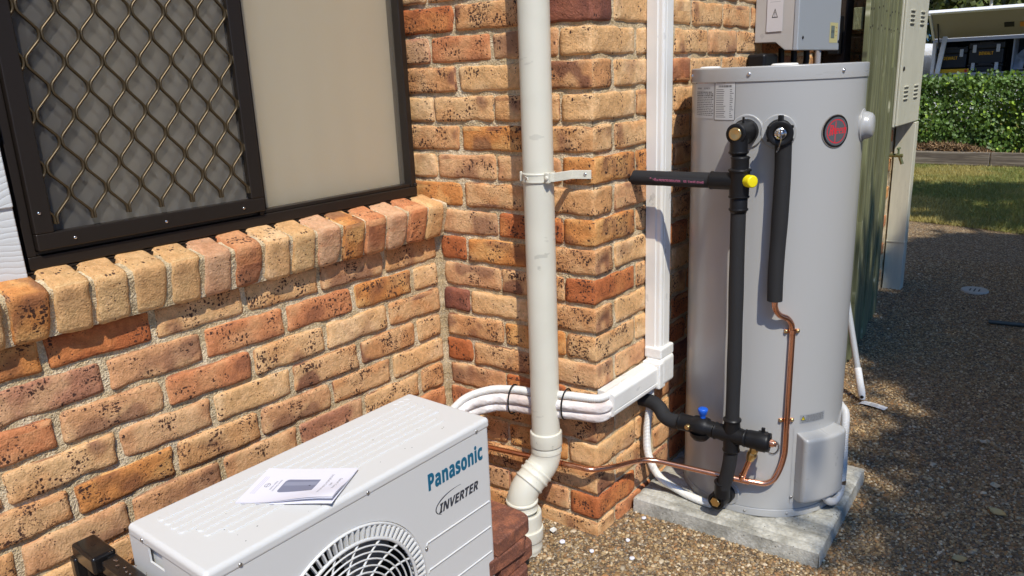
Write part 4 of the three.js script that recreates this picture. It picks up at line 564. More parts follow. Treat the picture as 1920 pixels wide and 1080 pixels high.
// ---------------------------------------------------------------- relief valve with its lagged drain
{
  const a0 = 157.2, t = thing('relief_valve', 'black-capped pressure relief valve with chrome lever and lagged drain tube', 'valve', [TC.x, 0, TC.z]), Q = (n, g, m, par) => part(n, g.translate(-TC.x, 0, -TC.z), m, par ?? t), A = onTank(a0, 1.214, -0.004), n = outDir(a0);
  const body = Q('valve_body', merged([turned(A, A.clone().add(n), [[0, 0.034], [0.03, 0.034], [0.034, 0.031], [0.052, 0.0305], [0.056, 0.033], [0.070, 0.033], [0.073, 0.030], [0.072, 0.019], [0.066, 0.017]], 36), ...[0, 1, 2, 3, 4, 5].map((i) => { const b = A.clone().addScaledVector(n, 0.063), s = V(-n.z, 0, n.x), g = i / 6 * 2 * PI + 0.5; return rbox(0.008, 0.008, 0.008, 0.002).translate(b.x + s.x * 0.033 * Math.cos(g), b.y + 0.033 * Math.sin(g), b.z + s.z * 0.033 * Math.cos(g)); }), rbox(0.016, 0.022, 0.012, 0.003).translate(A.x + n.x * 0.06, A.y + 0.036, A.z + n.z * 0.06)]), M.black);
  const B = A.clone().addScaledVector(n, 0.066); Q('chrome_nut', turned(B, B.clone().add(n), [[0, 0.0165], [0.006, 0.0165], [0.009, 0.014], [0.010, 0.009], [0.017, 0.008], [0.0175, 0]], 20), M.chrome, body);
  const l = B.clone().addScaledVector(n, 0.015); Q('lever', sweep(soft([l.clone().add(V(0, 0.010, 0)), l.clone().addScaledVector(n, 0.006), l.clone().addScaledVector(n, 0.009).add(V(0, -0.018, 0)), l.clone().addScaledVector(n, 0.004).add(V(-0.002, -0.038, -0.004)), l.clone().addScaledVector(n, -0.001).add(V(-0.004, -0.046, -0.006))]), 24, () => (a) => 1 / Math.hypot(Math.cos(a) / 0.0042, Math.sin(a) / 0.002), 10), M.chrome, body);
  const hp = (a, y, out) => onTank(a, y, out); Q('lagged_drain', sweep(soft([hp(155.2, 1.198, 0.040), hp(154.6, 1.10, 0.034), hp(155.0, 0.95, 0.032), hp(155.6, 0.84, 0.034), hp(155.4, 0.752, 0.036)]), 40, (d, u) => 0.0222 - 0.001 * u + 0.0006 * noise3(d * 14, 4, 4, 44), 28), M.foam);
}
// ---------------------------------------------------------------- copper pipe
{
  const o = V(0.3, 0, 0.93), t = thing('copper_pipe', 'bare copper drain pipe clipped down the heater and bent round the brick corner', 'pipe', [0.3, 0, 0.93]), Q = (n, g, m, par) => part(n, g.translate(-o.x, 0, -o.z), m, par ?? t), T = onTank, r = 0.0083;
  const tee = V(0.2955, 0.181, 0.915);
  Q('pipe', sweep(bent([T(155.2, 0.79, 0.034), T(155.2, 0.712, 0.034), T(143.8, 0.690, 0.011), T(142.6, 0.640, 0.009)], [0.03, 0.03]), 50, r, 16), M.copper);
  Q('pipe', sweep(bent([T(142.6, 0.645, 0.009), T(143.2, 0.245, 0.012), T(151.5, 0.170, 0.022), tee.clone().add(V(0.012, -0.003, 0.022)), tee], [0.05, 0.035, 0.02]), 90, r, 16), M.copper);
  Q('pipe', sweep(bent([tee, V(0.222, 0.203, 0.648), V(0.168, 0.209, 0.616), V(0.055, 0.236, 0.606), V(-0.010, 0.246, 0.57), V(-0.010, 0.2445, 0.53), V(-0.022, 0.216, 0.18), V(-0.03, 0.205, 0.02)], [0.04, 0.03, 0.045, 0.03, 0.01, 0.02]), 140, r, 16), M.copper);
  const td = V(0.222, 0.203, 0.648).sub(tee).normalize(); Q('tee', merged([turned(tee.clone().addScaledVector(td, -0.024), tee.clone().add(td), [[0, 0.008], [0, 0.0098], [0.002, 0.0106], [0.004, 0.0094], [0.042, 0.0094], [0.044, 0.0106], [0.0465, 0.0098], [0.0465, 0.008]], 20), turned(tee, V(0.283, 0.30, 0.952), [[0, 0.009], [0.016, 0.0094], [0.018, 0.0106], [0.021, 0.0106], [0.022, 0.008]], 20)]), M.copper);
  const b1 = V(0.276, 0.318, 0.9635), rd = b1.clone().sub(tee).normalize(); Q('riser', rod(tee.clone().addScaledVector(rd, 0.015), tee.clone().addScaledVector(rd, 0.105), r, 16), M.copper);
  const bs = tee.clone().addScaledVector(rd, 0.088); Q('brass_fitting', turned(bs, bs.clone().add(rd), [[0, 0.0085], [0, 0.0115], [0.003, 0.0125], [0.012, 0.0125], [0.013, 0.0145], [0.026, 0.0145], [0.028, 0.011], [0.032, 0.011], [0.034, 0.013], [0.046, 0.013], [0.048, 0.010], [0.056, 0.010]], 12), M.brass);
  for (const [a, y] of [[142.6, 0.652], [142.9, 0.375]]) { const c = T(a, y, 0.010), s = V(-outDir(a).z, 0, outDir(a).x); const band = Q('saddle', merged([turned(c.clone().add(V(0, -0.006, 0)), c.clone().add(V(0, 9, 0)), [[0, r + 0.0012], [0.012, r + 0.0012]], 20), ...[-1, 1].map((k) => { const q = c.clone().addScaledVector(s, k * 0.015).addScaledVector(outDir(a), -0.008); return rbox(0.014, 0.012, 0.002, 0.0008).rotateY(PI / 2 - a * deg).translate(q.x, q.y, q.z); })]), M.copper); for (const k of [-1, 1]) { const q = c.clone().addScaledVector(s, k * 0.0165).addScaledVector(outDir(a), -0.008); Q('rivet', turned(q, q.clone().add(outDir(a)), [[0, 0.0055], [0.004, 0.0055], [0.0065, 0.004], [0.0072, 0]], 14), M.brass, band); } }
  { const c = V(-0.0132, 0.2395, 0.468), dd = V(-0.034, -0.079, -1).normalize(); Q('wall_clip', turned(c.clone().addScaledVector(dd, -0.006), c.clone().add(dd), [[0, r + 0.0015], [0.014, r + 0.0015]], 18), M.copper); }
}
// ---------------------------------------------------------------- loose corrugated conduits at the heater
tag(part('flexible_conduit', sweep(soft([V(0.315, 0.43, OC.z + 0.022), V(0.296, 0.36, OC.z + 0.032), V(0.281, 0.26, OC.z + 0.03), V(0.283, 0.18, OC.z + 0.035), V(0.300, 0.105, OC.z + 0.065), V(0.310, 0.068, OC.z + 0.14), V(0.303, 0.0635, OC.z + 0.20), V(0.301, 0.0635, OC.z + 0.248)]), 620, (d) => 0.0120 + 0.0011 * Math.sin(d / 0.0048 * 2 * PI), 14), M.white), 'white corrugated conduit drooping from the duct elbow onto the concrete pad', 'conduit');
{
  const t = thing('element_conduit', 'grey corrugated conduit looping out of the element cover behind the heater', 'conduit', [TC.x, 0, TC.z]), T = onTank, cg = phy(lin(0.5, 0.5, 0.5), 0.42);
  part('conduit', sweep(soft([T(112, 0.115, 0.018), T(108, 0.088, 0.024), T(102, 0.080, 0.028), T(96.5, 0.095, 0.029), T(93, 0.135, 0.028), T(90.5, 0.19, 0.025), T(87, 0.25, 0.019), T(79, 0.29, 0.014), T(68, 0.31, 0.013), T(52, 0.31, 0.013)].map((p) => p.sub(TC))), 520, (d) => (d < 0.1 ? 0.0125 : 0.0118 + 0.001 * Math.sin(d / 0.005 * 2 * PI)), 14), cg, t);
  const c = T(93.4, 0.128, 0.028).sub(TC); part('clip', turned(c.clone().add(V(0, -0.008, 0)), c.clone().add(V(-0.01, 0.2, 0.0)), [[0, 0.0135], [0.016, 0.0135]], 20), M.chrome, t);
}
// ---------------------------------------------------------------- green paling gate folded back along the wall
{
  const A = V(1.80, 0, 0.787), B = V(2.83, 0, 0.6588), L = A.distanceTo(B), t = thing('paling_gate', 'weathered green painted timber paling gate standing behind the heater', 'gate', [A.x, 0, A.z]); t.rotation.y = -Math.atan2(B.z - A.z, B.x - A.x);
  const tex = dataTex(256, 1024, (u, v) => { const g = fbm(u * 40, v * 6, 40, 161, 3), h = fbm(u * 90, v * 12, 90, 165, 2), s = fbm(u * 24, v * 30, 24, 168, 3); let c = mixC([126, 128, 92], [96, 98, 68], smooth(0.3, 0.7, g)); const k = 0.82 + 0.34 * h; c = [c[0] * k, c[1] * k, c[2] * k]; c = mixC(c, [188, 186, 158], smooth(0.70, 0.80, s * 0.6 + h * 0.4)); return mixC(c, [48, 46, 32], smooth(0.74, 0.84, g * 0.5 + fbm(u * 70, v * 60, 70, 171, 2) * 0.5)); });
  const bmp = dataTex(256, 1024, (u, v) => { const n = 255 * fbm(u * 60, v * 5, 60, 175, 3); return [n, n, n]; }, false), m = std(0xffffff, 0.8, 0, { map: tex, bumpMap: bmp, bumpScale: 0.003 }), dark = std(lin(0.02, 0.015, 0.01), 0.8);
  const ws = [0.13, 0.19, 0.19, 0.15, 0.19, 0.19]; let x = 0; const r = rngOf(91);
  ws.forEach((w, i) => { const ww = w * L / 1.04, g = new RoundedBoxGeometry(ww - 0.006, 2.05, 0.02, 2, 0.003), p = g.attributes.position, uv = g.attributes.uv; for (let j = 0; j < p.count; j++) uv.setXY(j, p.getX(j) / 0.5 + i * 0.31, p.getY(j) / 2.1 + i * 0.17); const b = part('paling', g, m, t, [x + ww / 2, 1.03 + rr(-0.006, 0.01, r), (i % 2 ? 0.006 : 0) + rr(-0.002, 0.002, r) - (i === 0 ? 0.006 : 0)]);
    for (const y of [1.52, 1.60]) for (let k = 0; k < 2; k++) part('nail', new THREE.SphereGeometry(0.0055, 8, 6).scale(1, 1, 0.4).translate((k ? 0.28 : -0.28) * ww + rr(-0.01, 0.01, r), y - 1.03 + rr(-0.012, 0.012, r), 0.0105), dark, b); x += ww; });
  part('rail', merged([rbox(L - 0.04, 0.09, 0.04, 0.004, L / 2, 1.56, -0.045), rbox(L - 0.04, 0.09, 0.04, 0.004, L / 2, 0.35, -0.045)]), m, t);
}
{ const t = thing('timber_post', 'dark brown timber post against the brick wall behind the gate', 'post', [1.93, 0, 0.63]); part('post', rbox(0.09, 2.1, 0.09, 0.005, 0, 1.05, 0), std(lin(0.035, 0.022, 0.014), 0.85, 0, { bumpMap: fineBump, bumpScale: 0.004 }), t); part('hinge', rbox(0.05, 0.16, 0.05, 0.006, -0.07, 1.50, 0.01), M.black, t); }
tag(part('wall_conduit', merged([rod(V(1.80, 1.18, OC.z + 0.016), V(1.80, 1.47, OC.z + 0.016), 0.0125, 14), rod(V(1.80, 1.62, OC.z + 0.016), V(1.80, 2.0, OC.z + 0.016), 0.0125, 14), sweep(bent([V(1.80, 1.18, OC.z + 0.016), V(1.80, 1.10, OC.z + 0.016), V(1.88, 1.10, OC.z + 0.016)], 0.04), 20, 0.0125, 12), rbox(0.05, 0.16, 0.05, 0.005, 1.80, 1.545, OC.z + 0.025)]), phy(lin(0.30, 0.30, 0.33), 0.5)), 'grey electrical conduit on the bricks beside the dark timber post', 'conduit');
// ---------------------------------------------------------------- meter box and its cable cover
{
  const t = thing('meter_box', 'beige metal electricity meter box with louvre slots above a cable cover', 'meter box', [2.93, 0, OC.z]), beige = phy(lin(0.60, 0.59, 0.49), 0.42, { map: scuffs }), dark = std(lin(0.06, 0.06, 0.055), 0.7), x1 = 0.53, y0 = 1.03, y1 = 2.05, D = 0.102;
  part('case', merged([span(0, x1, y0, y1, 0.002, D - 0.012, 0.004)]), beige, t); const door = part('door', span(0.006, x1 - 0.002, y0 + 0.006, y1 - 0.01, D - 0.0105, D, 0.003), beige, t);
  for (const [cx, cyy] of [[0.15, 1.17], [0.39, 1.17], [0.15, 1.57], [0.39, 1.57]]) for (let i = 0; i < 4; i++) { const l = part('louvre', rbox(0.08, 0.006, 0.005, 0.002, cx, cyy + i * 0.022, D + 0.0016), dark, door); part('hood', rbox(0.09, 0.007, 0.008, 0.002, cx, cyy + 0.0075 + i * 0.022, D + 0.002), beige, l); }
  part('lock', turned(V(0.05, 1.34, D), V(0.05, 1.34, 9), [[0, 0.012], [0.004, 0.012], [0.006, 0.008], [0.006, 0]], 14), M.black, door);
  part('cable_cover', merged([span(0.45, 0.525, -0.01, y0 - 0.001, 0.002, 0.108, 0.004), span(0.446, 0.529, 0.30, 0.306, 0.002, 0.111)]), beige, t);
}
{ const t = thing('garden_tap', 'small brass garden tap on the bricks behind the gate', 'tap', [3.30, 0.84, OC.z]); part('body', merged([rod(V(0, 0, -0.01), V(0, 0, 0.07), 0.011, 12), rod(V(0, 0.005, 0.05), V(0, -0.05, 0.07), 0.010, 12)]), std(lin(0.25, 0.26, 0.12), 0.4, 0.8), t); part('handle', merged([rod(V(0, 0, 0.045), V(0, 0.04, 0.045), 0.006, 10), rod(V(-0.028, 0.042, 0.045), V(0.028, 0.042, 0.045), 0.006, 10)]), std(lin(0.12, 0.16, 0.08), 0.5), t); }
// ---------------------------------------------------------------- solar inverter above the heater
{
  const t = thing('solar_inverter', 'two-tone grey solar inverter with small screen on the bricks above the heater', 'inverter', [1.125, 1.438, OC.z]), g1 = phy(lin(0.46, 0.445, 0.43), 0.45, { map: scuffs }), g2 = phy(lin(0.36, 0.385, 0.41), 0.4), D = 0.158, Wd = 0.475, Hh = 0.42;
  const s = new THREE.Shape(); s.moveTo(-0.002, 0.032); s.lineTo(-0.078, 0.030); s.lineTo(-0.112, 0.002); s.lineTo(-D + 0.02, 0.0); s.lineTo(-D + 0.02, Hh); s.lineTo(-0.002, Hh); s.closePath();
  part('case', new THREE.ExtrudeGeometry(s, { depth: Wd - 0.01, bevelEnabled: true, bevelThickness: 0.004, bevelSize: 0.003, bevelSegments: 3 }).rotateY(PI / 2).translate(0.005, 0, 0), g1, t);
  const f = part('front_panel', rbox(Wd + 0.004, Hh + 0.008, 0.018, 0.004, Wd / 2, Hh / 2, D - 0.0085), g2, t);
  const lab = canvasTex(160, 330, (g, w, h) => { g.fillStyle = '#c9c6c6'; g.fillRect(0, 0, w, h); g.fillStyle = '#a9a5a5'; for (let i = 0; i < 5; i++) g.fillRect(28, 110 + i * 13, 104, 3); g.strokeStyle = '#222'; g.lineWidth = 5; g.beginPath(); g.moveTo(80, 205); g.lineTo(106, 250); g.lineTo(54, 250); g.closePath(); g.stroke(); g.fillStyle = '#222'; g.fillRect(77, 220, 6, 16); g.fillRect(77, 240, 6, 5); });
  part('sticker', new THREE.PlaneGeometry(0.058, 0.20).rotateY(-PI / 2).translate(-0.0025, 0.165, 0.072), phy(0xffffff, 0.5, { map: lab }), t);
  const disp = canvasTex(128, 256, (g, w, h) => { g.fillStyle = '#c9bf86'; g.fillRect(0, 0, w, h); g.fillStyle = '#56605c'; g.fillRect(20, 40, 56, 160); g.fillStyle = '#6e7a74'; g.fillRect(24, 46, 48, 50); g.fillRect(24, 132, 48, 60); g.fillStyle = '#b0463a'; for (let i = 0; i < 3; i++) { g.beginPath(); g.arc(103, 62 + i * 50, 7, 0, 7); g.fill(); } });
  part('display', new THREE.PlaneGeometry(0.10, 0.075).translate(Wd - 0.075, 0.062, D + 0.001), phy(0xffffff, 0.35, { map: disp }), f);
  for (const [x, y] of [[0.045, 0.04], [Wd - 0.01, 0.03], [0.045, 0.36]]) screw(f, V(x, y, D + 0.0005), V(0, 0, 1), 0.006, M.black);
  for (const [z, l] of [[0.05, 0.2], [0.085, 0.24], [0.12, 0.16]]) part('cable', sweep(soft([V(0.09 + z, 0.01, z), V(0.09 + z, -0.05, z), V(0.08 + z, -0.10, z * 0.8), V(0.05 + z, -l, 0.03)]), 20, 0.011, 10), M.black, t);
  part('cable_gland', rbox(0.13, 0.13, 0.07, 0.012, -0.01, -0.075, 0.037), M.black, t);
}
// ---------------------------------------------------------------- broom handle and paper tag
{
  const a = V(1.497, 0.012, 0.957), b = V(1.63, 0.44, 0.820), dd = b.clone().sub(a).normalize(), t = thing('pole_handle', 'grey pole with white plastic end cap leaning behind the heater', 'pole', a.toArray()), z = V(0, 0, 0);
  part('pole', rod(dd.clone().multiplyScalar(0.12), dd.clone().multiplyScalar(1.1), 0.0125, 20), phy(lin(0.36, 0.38, 0.40), 0.4), t);
  part('end_cap', turned(z, dd, [[0, 0.004], [0.002, 0.012], [0.03, 0.0155], [0.12, 0.0155], [0.135, 0.0148], [0.136, 0.012]], 20), phy(lin(0.68, 0.69, 0.70), 0.4), t);
  const hh = dd.clone().multiplyScalar(0.018); part('hang_hole', turned(hh.clone().add(V(-0.0149, 0, 0.004)), hh.clone().add(V(-1, 0.05, 0.2)), [[0, 0.007], [0.0006, 0.007], [0.0006, 0]], 14), M.black, t);
}
{ const tx = canvasTex(128, 48, (g, w, h) => { g.fillStyle = '#e4e4e4'; g.fillRect(0, 0, w, h); g.fillStyle = '#8d8d8d'; for (let i = 0; i < 4; i++) g.fillRect(46, 9 + i * 9, 40, 4); }), g = surf(10, 2, (u, v) => V(lerp(-0.052, 0.052, u), 0.004 + 0.004 * Math.sin(u * 3.1), lerp(0.019, -0.019, v))); const o = part('paper_tag', g, std(0xffffff, 0.7, 0, { map: tx, side: THREE.DoubleSide })); o.position.set(1.477, 0.002, 1.005); o.rotation.y = -1.75; tag(o, 'white paper tag lying on the path beside the pole end', 'tag'); }
// ---------------------------------------------------------------- small things on the path
{ const t = thing('drain_cover', 'round pale metal drain cover set in the path', 'drain cover', [3.56, 0, 1.06]); part('lid', turned(V(0, 0, 0), V(0, 9, 0), [[0, 0.075], [0.010, 0.075], [0.013, 0.072], [0.012, 0.060], [0.009, 0.059], [0.009, 0]], 40), std(lin(0.46, 0.44, 0.38), 0.6), t); for (let i = 0; i < 3; i++) part('slot', rbox(0.07 - Math.abs(i - 1) * 0.02, 0.002, 0.008, 0.0008, 0, 0.0098, (i - 1) * 0.024), M.black, t); }
{ const m = std(lin(0.06, 0.07, 0.065), 0.5); [['thicker', 2.93, 1.30, 0.011, 0.02, 0.78], ['thinner', 2.955, 1.335, 0.007, -0.03, 0.7]].forEach(([w, x, z, r, a, l]) => { const o = part('dark_rod', rod(V(-0.02, 0, -l * 0.1), V(0.06, 0, l * 0.7), r, 12), m); o.position.set(x, r + 0.002, z); o.rotation.y = a; tag(o, 'dark grey rod lying on the path near the drain cover, the ' + w + ' of two', 'rod'); }); }
for (const [x, z, s, l] of [[0.196, 0.640, 0.0075, 'white round plastic dot on the path by the pad corner'], [-0.012, 0.716, 0.008, 'white round plastic dot on the path out from the brick corner'], [0.06, 0.66, 0.0068, 'white round plastic dot on the path between brick corner and pad'], [-0.05, 0.60, 0.007, 'white round plastic dot on the path close to the brick corner'], [-0.06, 0.50, 0.009, 'white round plastic dot on the path near the downpipe base']]) { const o = part('plastic_dot', turned(V(0, 0, 0), V(0, 1, 0), [[0, s], [0.003, s], [0.0045, s * 0.75], [0.0045, 0]], 18), phy(lin(0.72, 0.72, 0.78), 0.4)); o.position.set(x, 0.003, z); o.rotation.x = rr(-0.2, 0.2); tag(o, l, 'plastic dot'); }
{ const defs = [[1.02, 1.50, 0.04, 0.3, [0.45, 0.38, 0.26], 'pale dry leaf on the shaded path, curled up'], [0.84, 1.53, 0.055, 1.2, [0.48, 0.36, 0.16], 'yellowish dry leaf on the shaded path'], [0.51, 1.48, 0.045, 2.2, [0.40, 0.30, 0.14], 'tan dry leaf on the path out from the pad'], [1.35, 1.42, 0.03, 0.8, [0.42, 0.37, 0.28], 'small grey leaf on the shaded path'], [-0.03, 0.445, 0.03, 0.5, [0.6, 0.6, 0.56], 'pale crumpled scrap on the path by the downpipe']];
  for (const [x, z, s, a, c, l] of defs) { const g = surf(8, 6, (u, v) => { const w = Math.sin(u * PI) * 0.42 * s; return V((u - 0.5) * s, 0.003 + 0.22 * s * Math.pow(v - 0.5, 2) * 2 + 0.12 * s * Math.pow(u - 0.4, 2), (0.5 - v) * 2 * w * 0.9); }); const o = part('dry_leaf', g, std(lin(...c), 0.85, 0, { side: THREE.DoubleSide })); o.position.set(x, 0.003, z); o.rotation.y = a; tag(o, l, 'leaf'); } }
// ---------------------------------------------------------------- timber edging, hedge, dry mulch
{
  const tex = dataTex(512, 128, (u, v) => { const a = fbm(u * 6, v * 14, 14, 181, 4), b = fbm(u * 30, v * 60, 60, 185, 2); const c = mixC([128, 118, 104], [92, 82, 72], smooth(0.3, 0.7, a)), k = 0.75 + 0.5 * b; return [c[0] * k, c[1] * k, c[2] * k]; }), m = std(0xffffff, 0.9, 0, { map: tex });
  for (const [z0, z1, dx, l] of [[-2.2, 0.245, 0, 'weathered grey timber sleeper edging the lawn, towards the meter box'], [0.255, 2.6, 0.03, 'weathered grey timber sleeper edging the lawn, away from the meter box']]) { const o = part('timber_sleeper', rbox(0.09, 0.17, z1 - z0, 0.008), m); o.position.set(10.05 + dx, 0.095, (z0 + z1) / 2); tag(o, l, 'sleeper', 'sleepers edging the lawn'); }
  const r = rngOf(301), x0 = 10.28, x1 = 11.25, zA = -2.3, zB = 2.6, yB = 0.12, yT = 1.10;
  const h = thing('hedge', 'clipped dense dark green hedge behind the timber edging', 'hedge', [10.75, 0, 0.1]);
  const bump = (z, y) => 0.09 * noise3(z * 2.2, y * 2.2, 3, 51) + 0.05 * noise3(z * 6, y * 6, 5, 52);
  const leaves = leafMesh(34000, () => { const f = r(); let x, y, z = rr(zA, zB, r), out = 0; if (f < 0.66) { y = lerp(yB + 0.02, yT, Math.pow(r(), 0.95)); const dep = r() < 0.6 ? Math.pow(r(), 1.6) * 0.16 : 0.1 + 0.7 * r(); x = x0 + bump(z, y) + dep - (y > yT - 0.1 ? 0 : 0); out = dep; } else { x = rr(x0, x1, r); y = yT + 0.5 * bump(z, x) + (r() < 0.08 ? rr(0, 0.10, r) : -0.08 * r()); out = 0; } const young = (f >= 0.66 ? 0.45 : 0.12) * (0.5 + noise3(z * 3, y * 3, 7, 53)), yg = r() < young ? 1 : 0, b = rr(0.55, 1.3, r); return { x: x - 10.75, y, z: z - 0.1, rx: rr(-1.3, 0.3, r), ry: -PI / 2 + rr(-1.1, 1.1, r), rz: rr(-0.9, 0.9, r), size: rr(0.035, 0.06, r), c: yg ? [0.34 * b, 0.50 * b, 0.04 * b] : [0.10 * b, 0.19 * b, 0.02 * b] }; }, r);
  part('foliage', leaves, leafMat, h).userData.kind = 'stuff';
  const stems = []; for (let i = 0; i < 90; i++) { const z = rr(zA, zB, r), x = rr(10.35, 11.1, r); stems.push(rod(V(x - 10.75, 0, z - 0.1), V(x - 10.75 + rr(-0.08, 0.08, r), 0.5, z - 0.1 + rr(-0.1, 0.1, r)), 0.01, 6)); } part('stems', merged(stems), barkMat, h).userData.kind = 'stuff';
  const mulch = leafMesh(5200, () => { const z = -0.45 + (r() + r() - 1) * 0.75, b = rr(0.6, 1.35, r); return { x: rr(10.1, 10.42, r), y: 0.1 + 0.15 * r() * Math.exp(-Math.pow((z + 0.35) / 0.6, 2)) + 0.02, z, rx: rr(-1.5, 1.5, r), ry: r() * 6.28, rz: rr(-1.5, 1.5, r), size: rr(0.08, 0.16, r), w: 0.035, c: [0.30 * b, 0.19 * b, 0.10 * b] }; }, r); tag(part('dry_grass', mulch, new THREE.MeshStandardMaterial({ vertexColors: true, roughness: 0.9, side: THREE.DoubleSide })), 'heap of dry brown grass clippings under the hedge', 'mulch', null, 'stuff');
}
// ---------------------------------------------------------------- service vehicle with open side canopy
{
  const X = 13.0, t = thing('service_truck', 'white tradesman truck with the side lid of its toolbox canopy open', 'truck', [X, 0, 0.2]), wh = phy(lin(0.75, 0.76, 0.78), 0.4), al = std(lin(0.55, 0.56, 0.58), 0.4, 0.8), dk = std(lin(0.025, 0.025, 0.028), 0.7);
  const z0 = -1.32, z1 = 1.25, y0 = 1.12, y1 = 1.66;
  part('canopy_floor', span(0, 1.3, y0 - 0.06, y0 + 0.02, z0, z1), al, t); part('canopy_roof', span(0.04, 1.3, y1, y1 + 0.05, z0, z1, 0.01), wh, t); part('canopy_back', span(0.62, 0.66, y0 + 0.02, y1, z0, z1), dk, t);
  part('canopy_end', span(0.0, 1.3, y0 + 0.021, y1 - 0.001, z0, z0 + 0.05), wh, t); part('canopy_end', span(0.0, 1.3, y0 + 0.021, y1 - 0.001, z1 - 0.05, z1), wh, t); part('divider', span(0.1, 0.6, y0 + 0.021, y1 - 0.001, -0.20, -0.18), std(lin(0.35, 0.38, 0.44), 0.5, 0.4), t);
  part('rail', merged([span(-0.02, 0.03, y1 - 0.02, y1 + 0.03, z0, z1), span(-0.02, 0.03, y0 - 0.07, y0 + 0.03, z0, z1)]), al, t); part('body_side', span(0.02, 1.3, 0.5, y0 - 0.071, z0 - 0.02, z1 + 0.02, 0.02), wh, t);
  const lidm = std(lin(0.30, 0.275, 0.24), 0.42, 0.35); const lid = part('side_lid', merged([box(0.62, 0.02, z1 - z0, -0.31, 0, (z0 + z1) / 2)]), lidm, t, [-0.01, y1 + 0.045, 0]); lid.rotation.z = -0.66;
  part('lid_edge', merged([rbox(0.05, 0.06, z1 - z0 + 0.02, 0.01, -0.62, 0.0, (z0 + z1) / 2), box(0.62, 0.05, 0.03, -0.31, -0.02, z0 + 0.012)]), wh, lid); part('handle_slot', box(0.10, 0.012, 0.13, -0.25, -0.013, -0.25), M.black, lid); part('reflector', box(0.10, 0.01, 0.22, -0.24, -0.0125, 0.0), phy(lin(0.55, 0.22, 0.03), 0.5), lid); part('lock_bar', box(0.03, 0.02, 0.24, -0.20, -0.02, 0.14).rotateY(0.3), al, lid);
  part('gas_strut', rod(V(0.05, y1 - 0.20, z0 + 0.10), V(-0.30, y1 + 0.26, z0 + 0.10), 0.012, 10), dk, t); part('pillar', rbox(0.05, 0.66, 0.07, 0.01, -0.03, 1.32, z0 - 0.02).rotateX(0.12), wh, t);
  part('cab', rbox(1.7, 1.2, 1.5, 0.15, 0.8, 1.05, z0 - 0.9), wh, t); for (const z of [-0.8, 1.0]) { const w = part('wheel', turned(V(0.05, 0.36, z), V(9, 0.36, z), [[0, 0.2], [0, 0.36], [0.02, 0.37], [0.2, 0.37], [0.22, 0.34]], 28), M.black, t); part('rim', turned(V(0.04, 0.36, z), V(9, 0.36, z), [[0, 0], [0.0, 0.2], [0.03, 0.21]], 20), al, w); }
  // tool boxes on the canopy floor
  const yel = std(lin(0.85, 0.42, 0.01), 0.5), lt = phy(lin(0.55, 0.57, 0.6), 0.4), bm = phy(lin(0.02, 0.022, 0.026), 0.5);
  const toolbox = (label, x, y, z, w, h, txt) => { const b = thing('tool_box', label, 'tool box', [x, y, z]); part('case', merged([rbox(0.36, h * 0.70, w, 0.02, 0, h * 0.35, 0), rbox(0.37, h * 0.29, w + 0.02, 0.02, 0, h * 0.855, 0)]), bm, b); part('handle', merged([rbox(0.03, 0.04, w * 0.4, 0.008, -0.18, h * 0.97, 0)]), dk, b); for (const s of [-1, 1]) part('latch', rbox(0.03, 0.12, 0.05, 0.006, -0.19, h * 0.72, s * w * 0.34), lt, b); if (txt) { const g = textGeo(txt, 0.05, 0.004); g.computeBoundingBox(); const W = g.boundingBox.max.x; g.scale(0.2 / W, 1, 1).rotateY(-PI / 2).translate(-0.187, h * 0.42, -0.1); part('lettering', g, yel, b); } return b; };
  toolbox('black tool box with yellow lettering next to the canopy end, above the yellow level', X + 0.28, y0 + 0.10, 0.2 - 1.06, 0.46, 0.33, 'DEWALT'); toolbox('black tool box with yellow lettering stacked on a flat black case', X + 0.28, y0 + 0.155, 0.2 - 0.56, 0.48, 0.33, 'DEWALT'); toolbox('flat black case under a lettered tool box', X + 0.27, y0 + 0.022, 0.2 - 0.56, 0.48, 0.13, '');
  { const o = thing('spirit_level', 'yellow spirit level lying in the truck canopy', 'spirit level', [X + 0.05, y0 + 0.03, 0.2 - 1.02]); part('body', rbox(0.03, 0.06, 0.50, 0.006, 0, 0.03, 0), yel, o); for (const s of [-1, 1]) part('vial', turned(V(-0.016, 0.03, s * 0.21), V(-9, 0.03, s * 0.21), [[0, 0.022], [0.003, 0.022], [0.003, 0]], 16), M.red, o); }
  { const o = part('plastic_sheet', surf(14, 10, (u, v) => V(lerp(0, 0.3, v), 0.02 + 0.16 * v * Math.abs(noise3(u * 5, v * 4, 1, 61)) + 0.18 * v, lerp(-0.2, 0.2, u))), std(lin(0.55, 0.57, 0.62), 0.4, 0, { side: THREE.DoubleSide })); o.position.set(X + 0.2, y0 + 0.03, 0.2 + 0.02); tag(o, 'crumpled pale plastic sheet in the truck canopy', 'plastic sheet'); }
  { const o = thing('hand_tool', 'yellow and black hand tool on the canopy floor', 'tool', [X + 0.12, y0 + 0.03, 0.2 + 0.12]); part('grip', rbox(0.05, 0.05, 0.22, 0.02, 0, 0.04, 0.02).rotateX(0.25), yel, o); part('shaft', rod(V(0, 0.03, -0.14), V(0, 0.22, -0.12), 0.02, 10), M.black, o); }
}
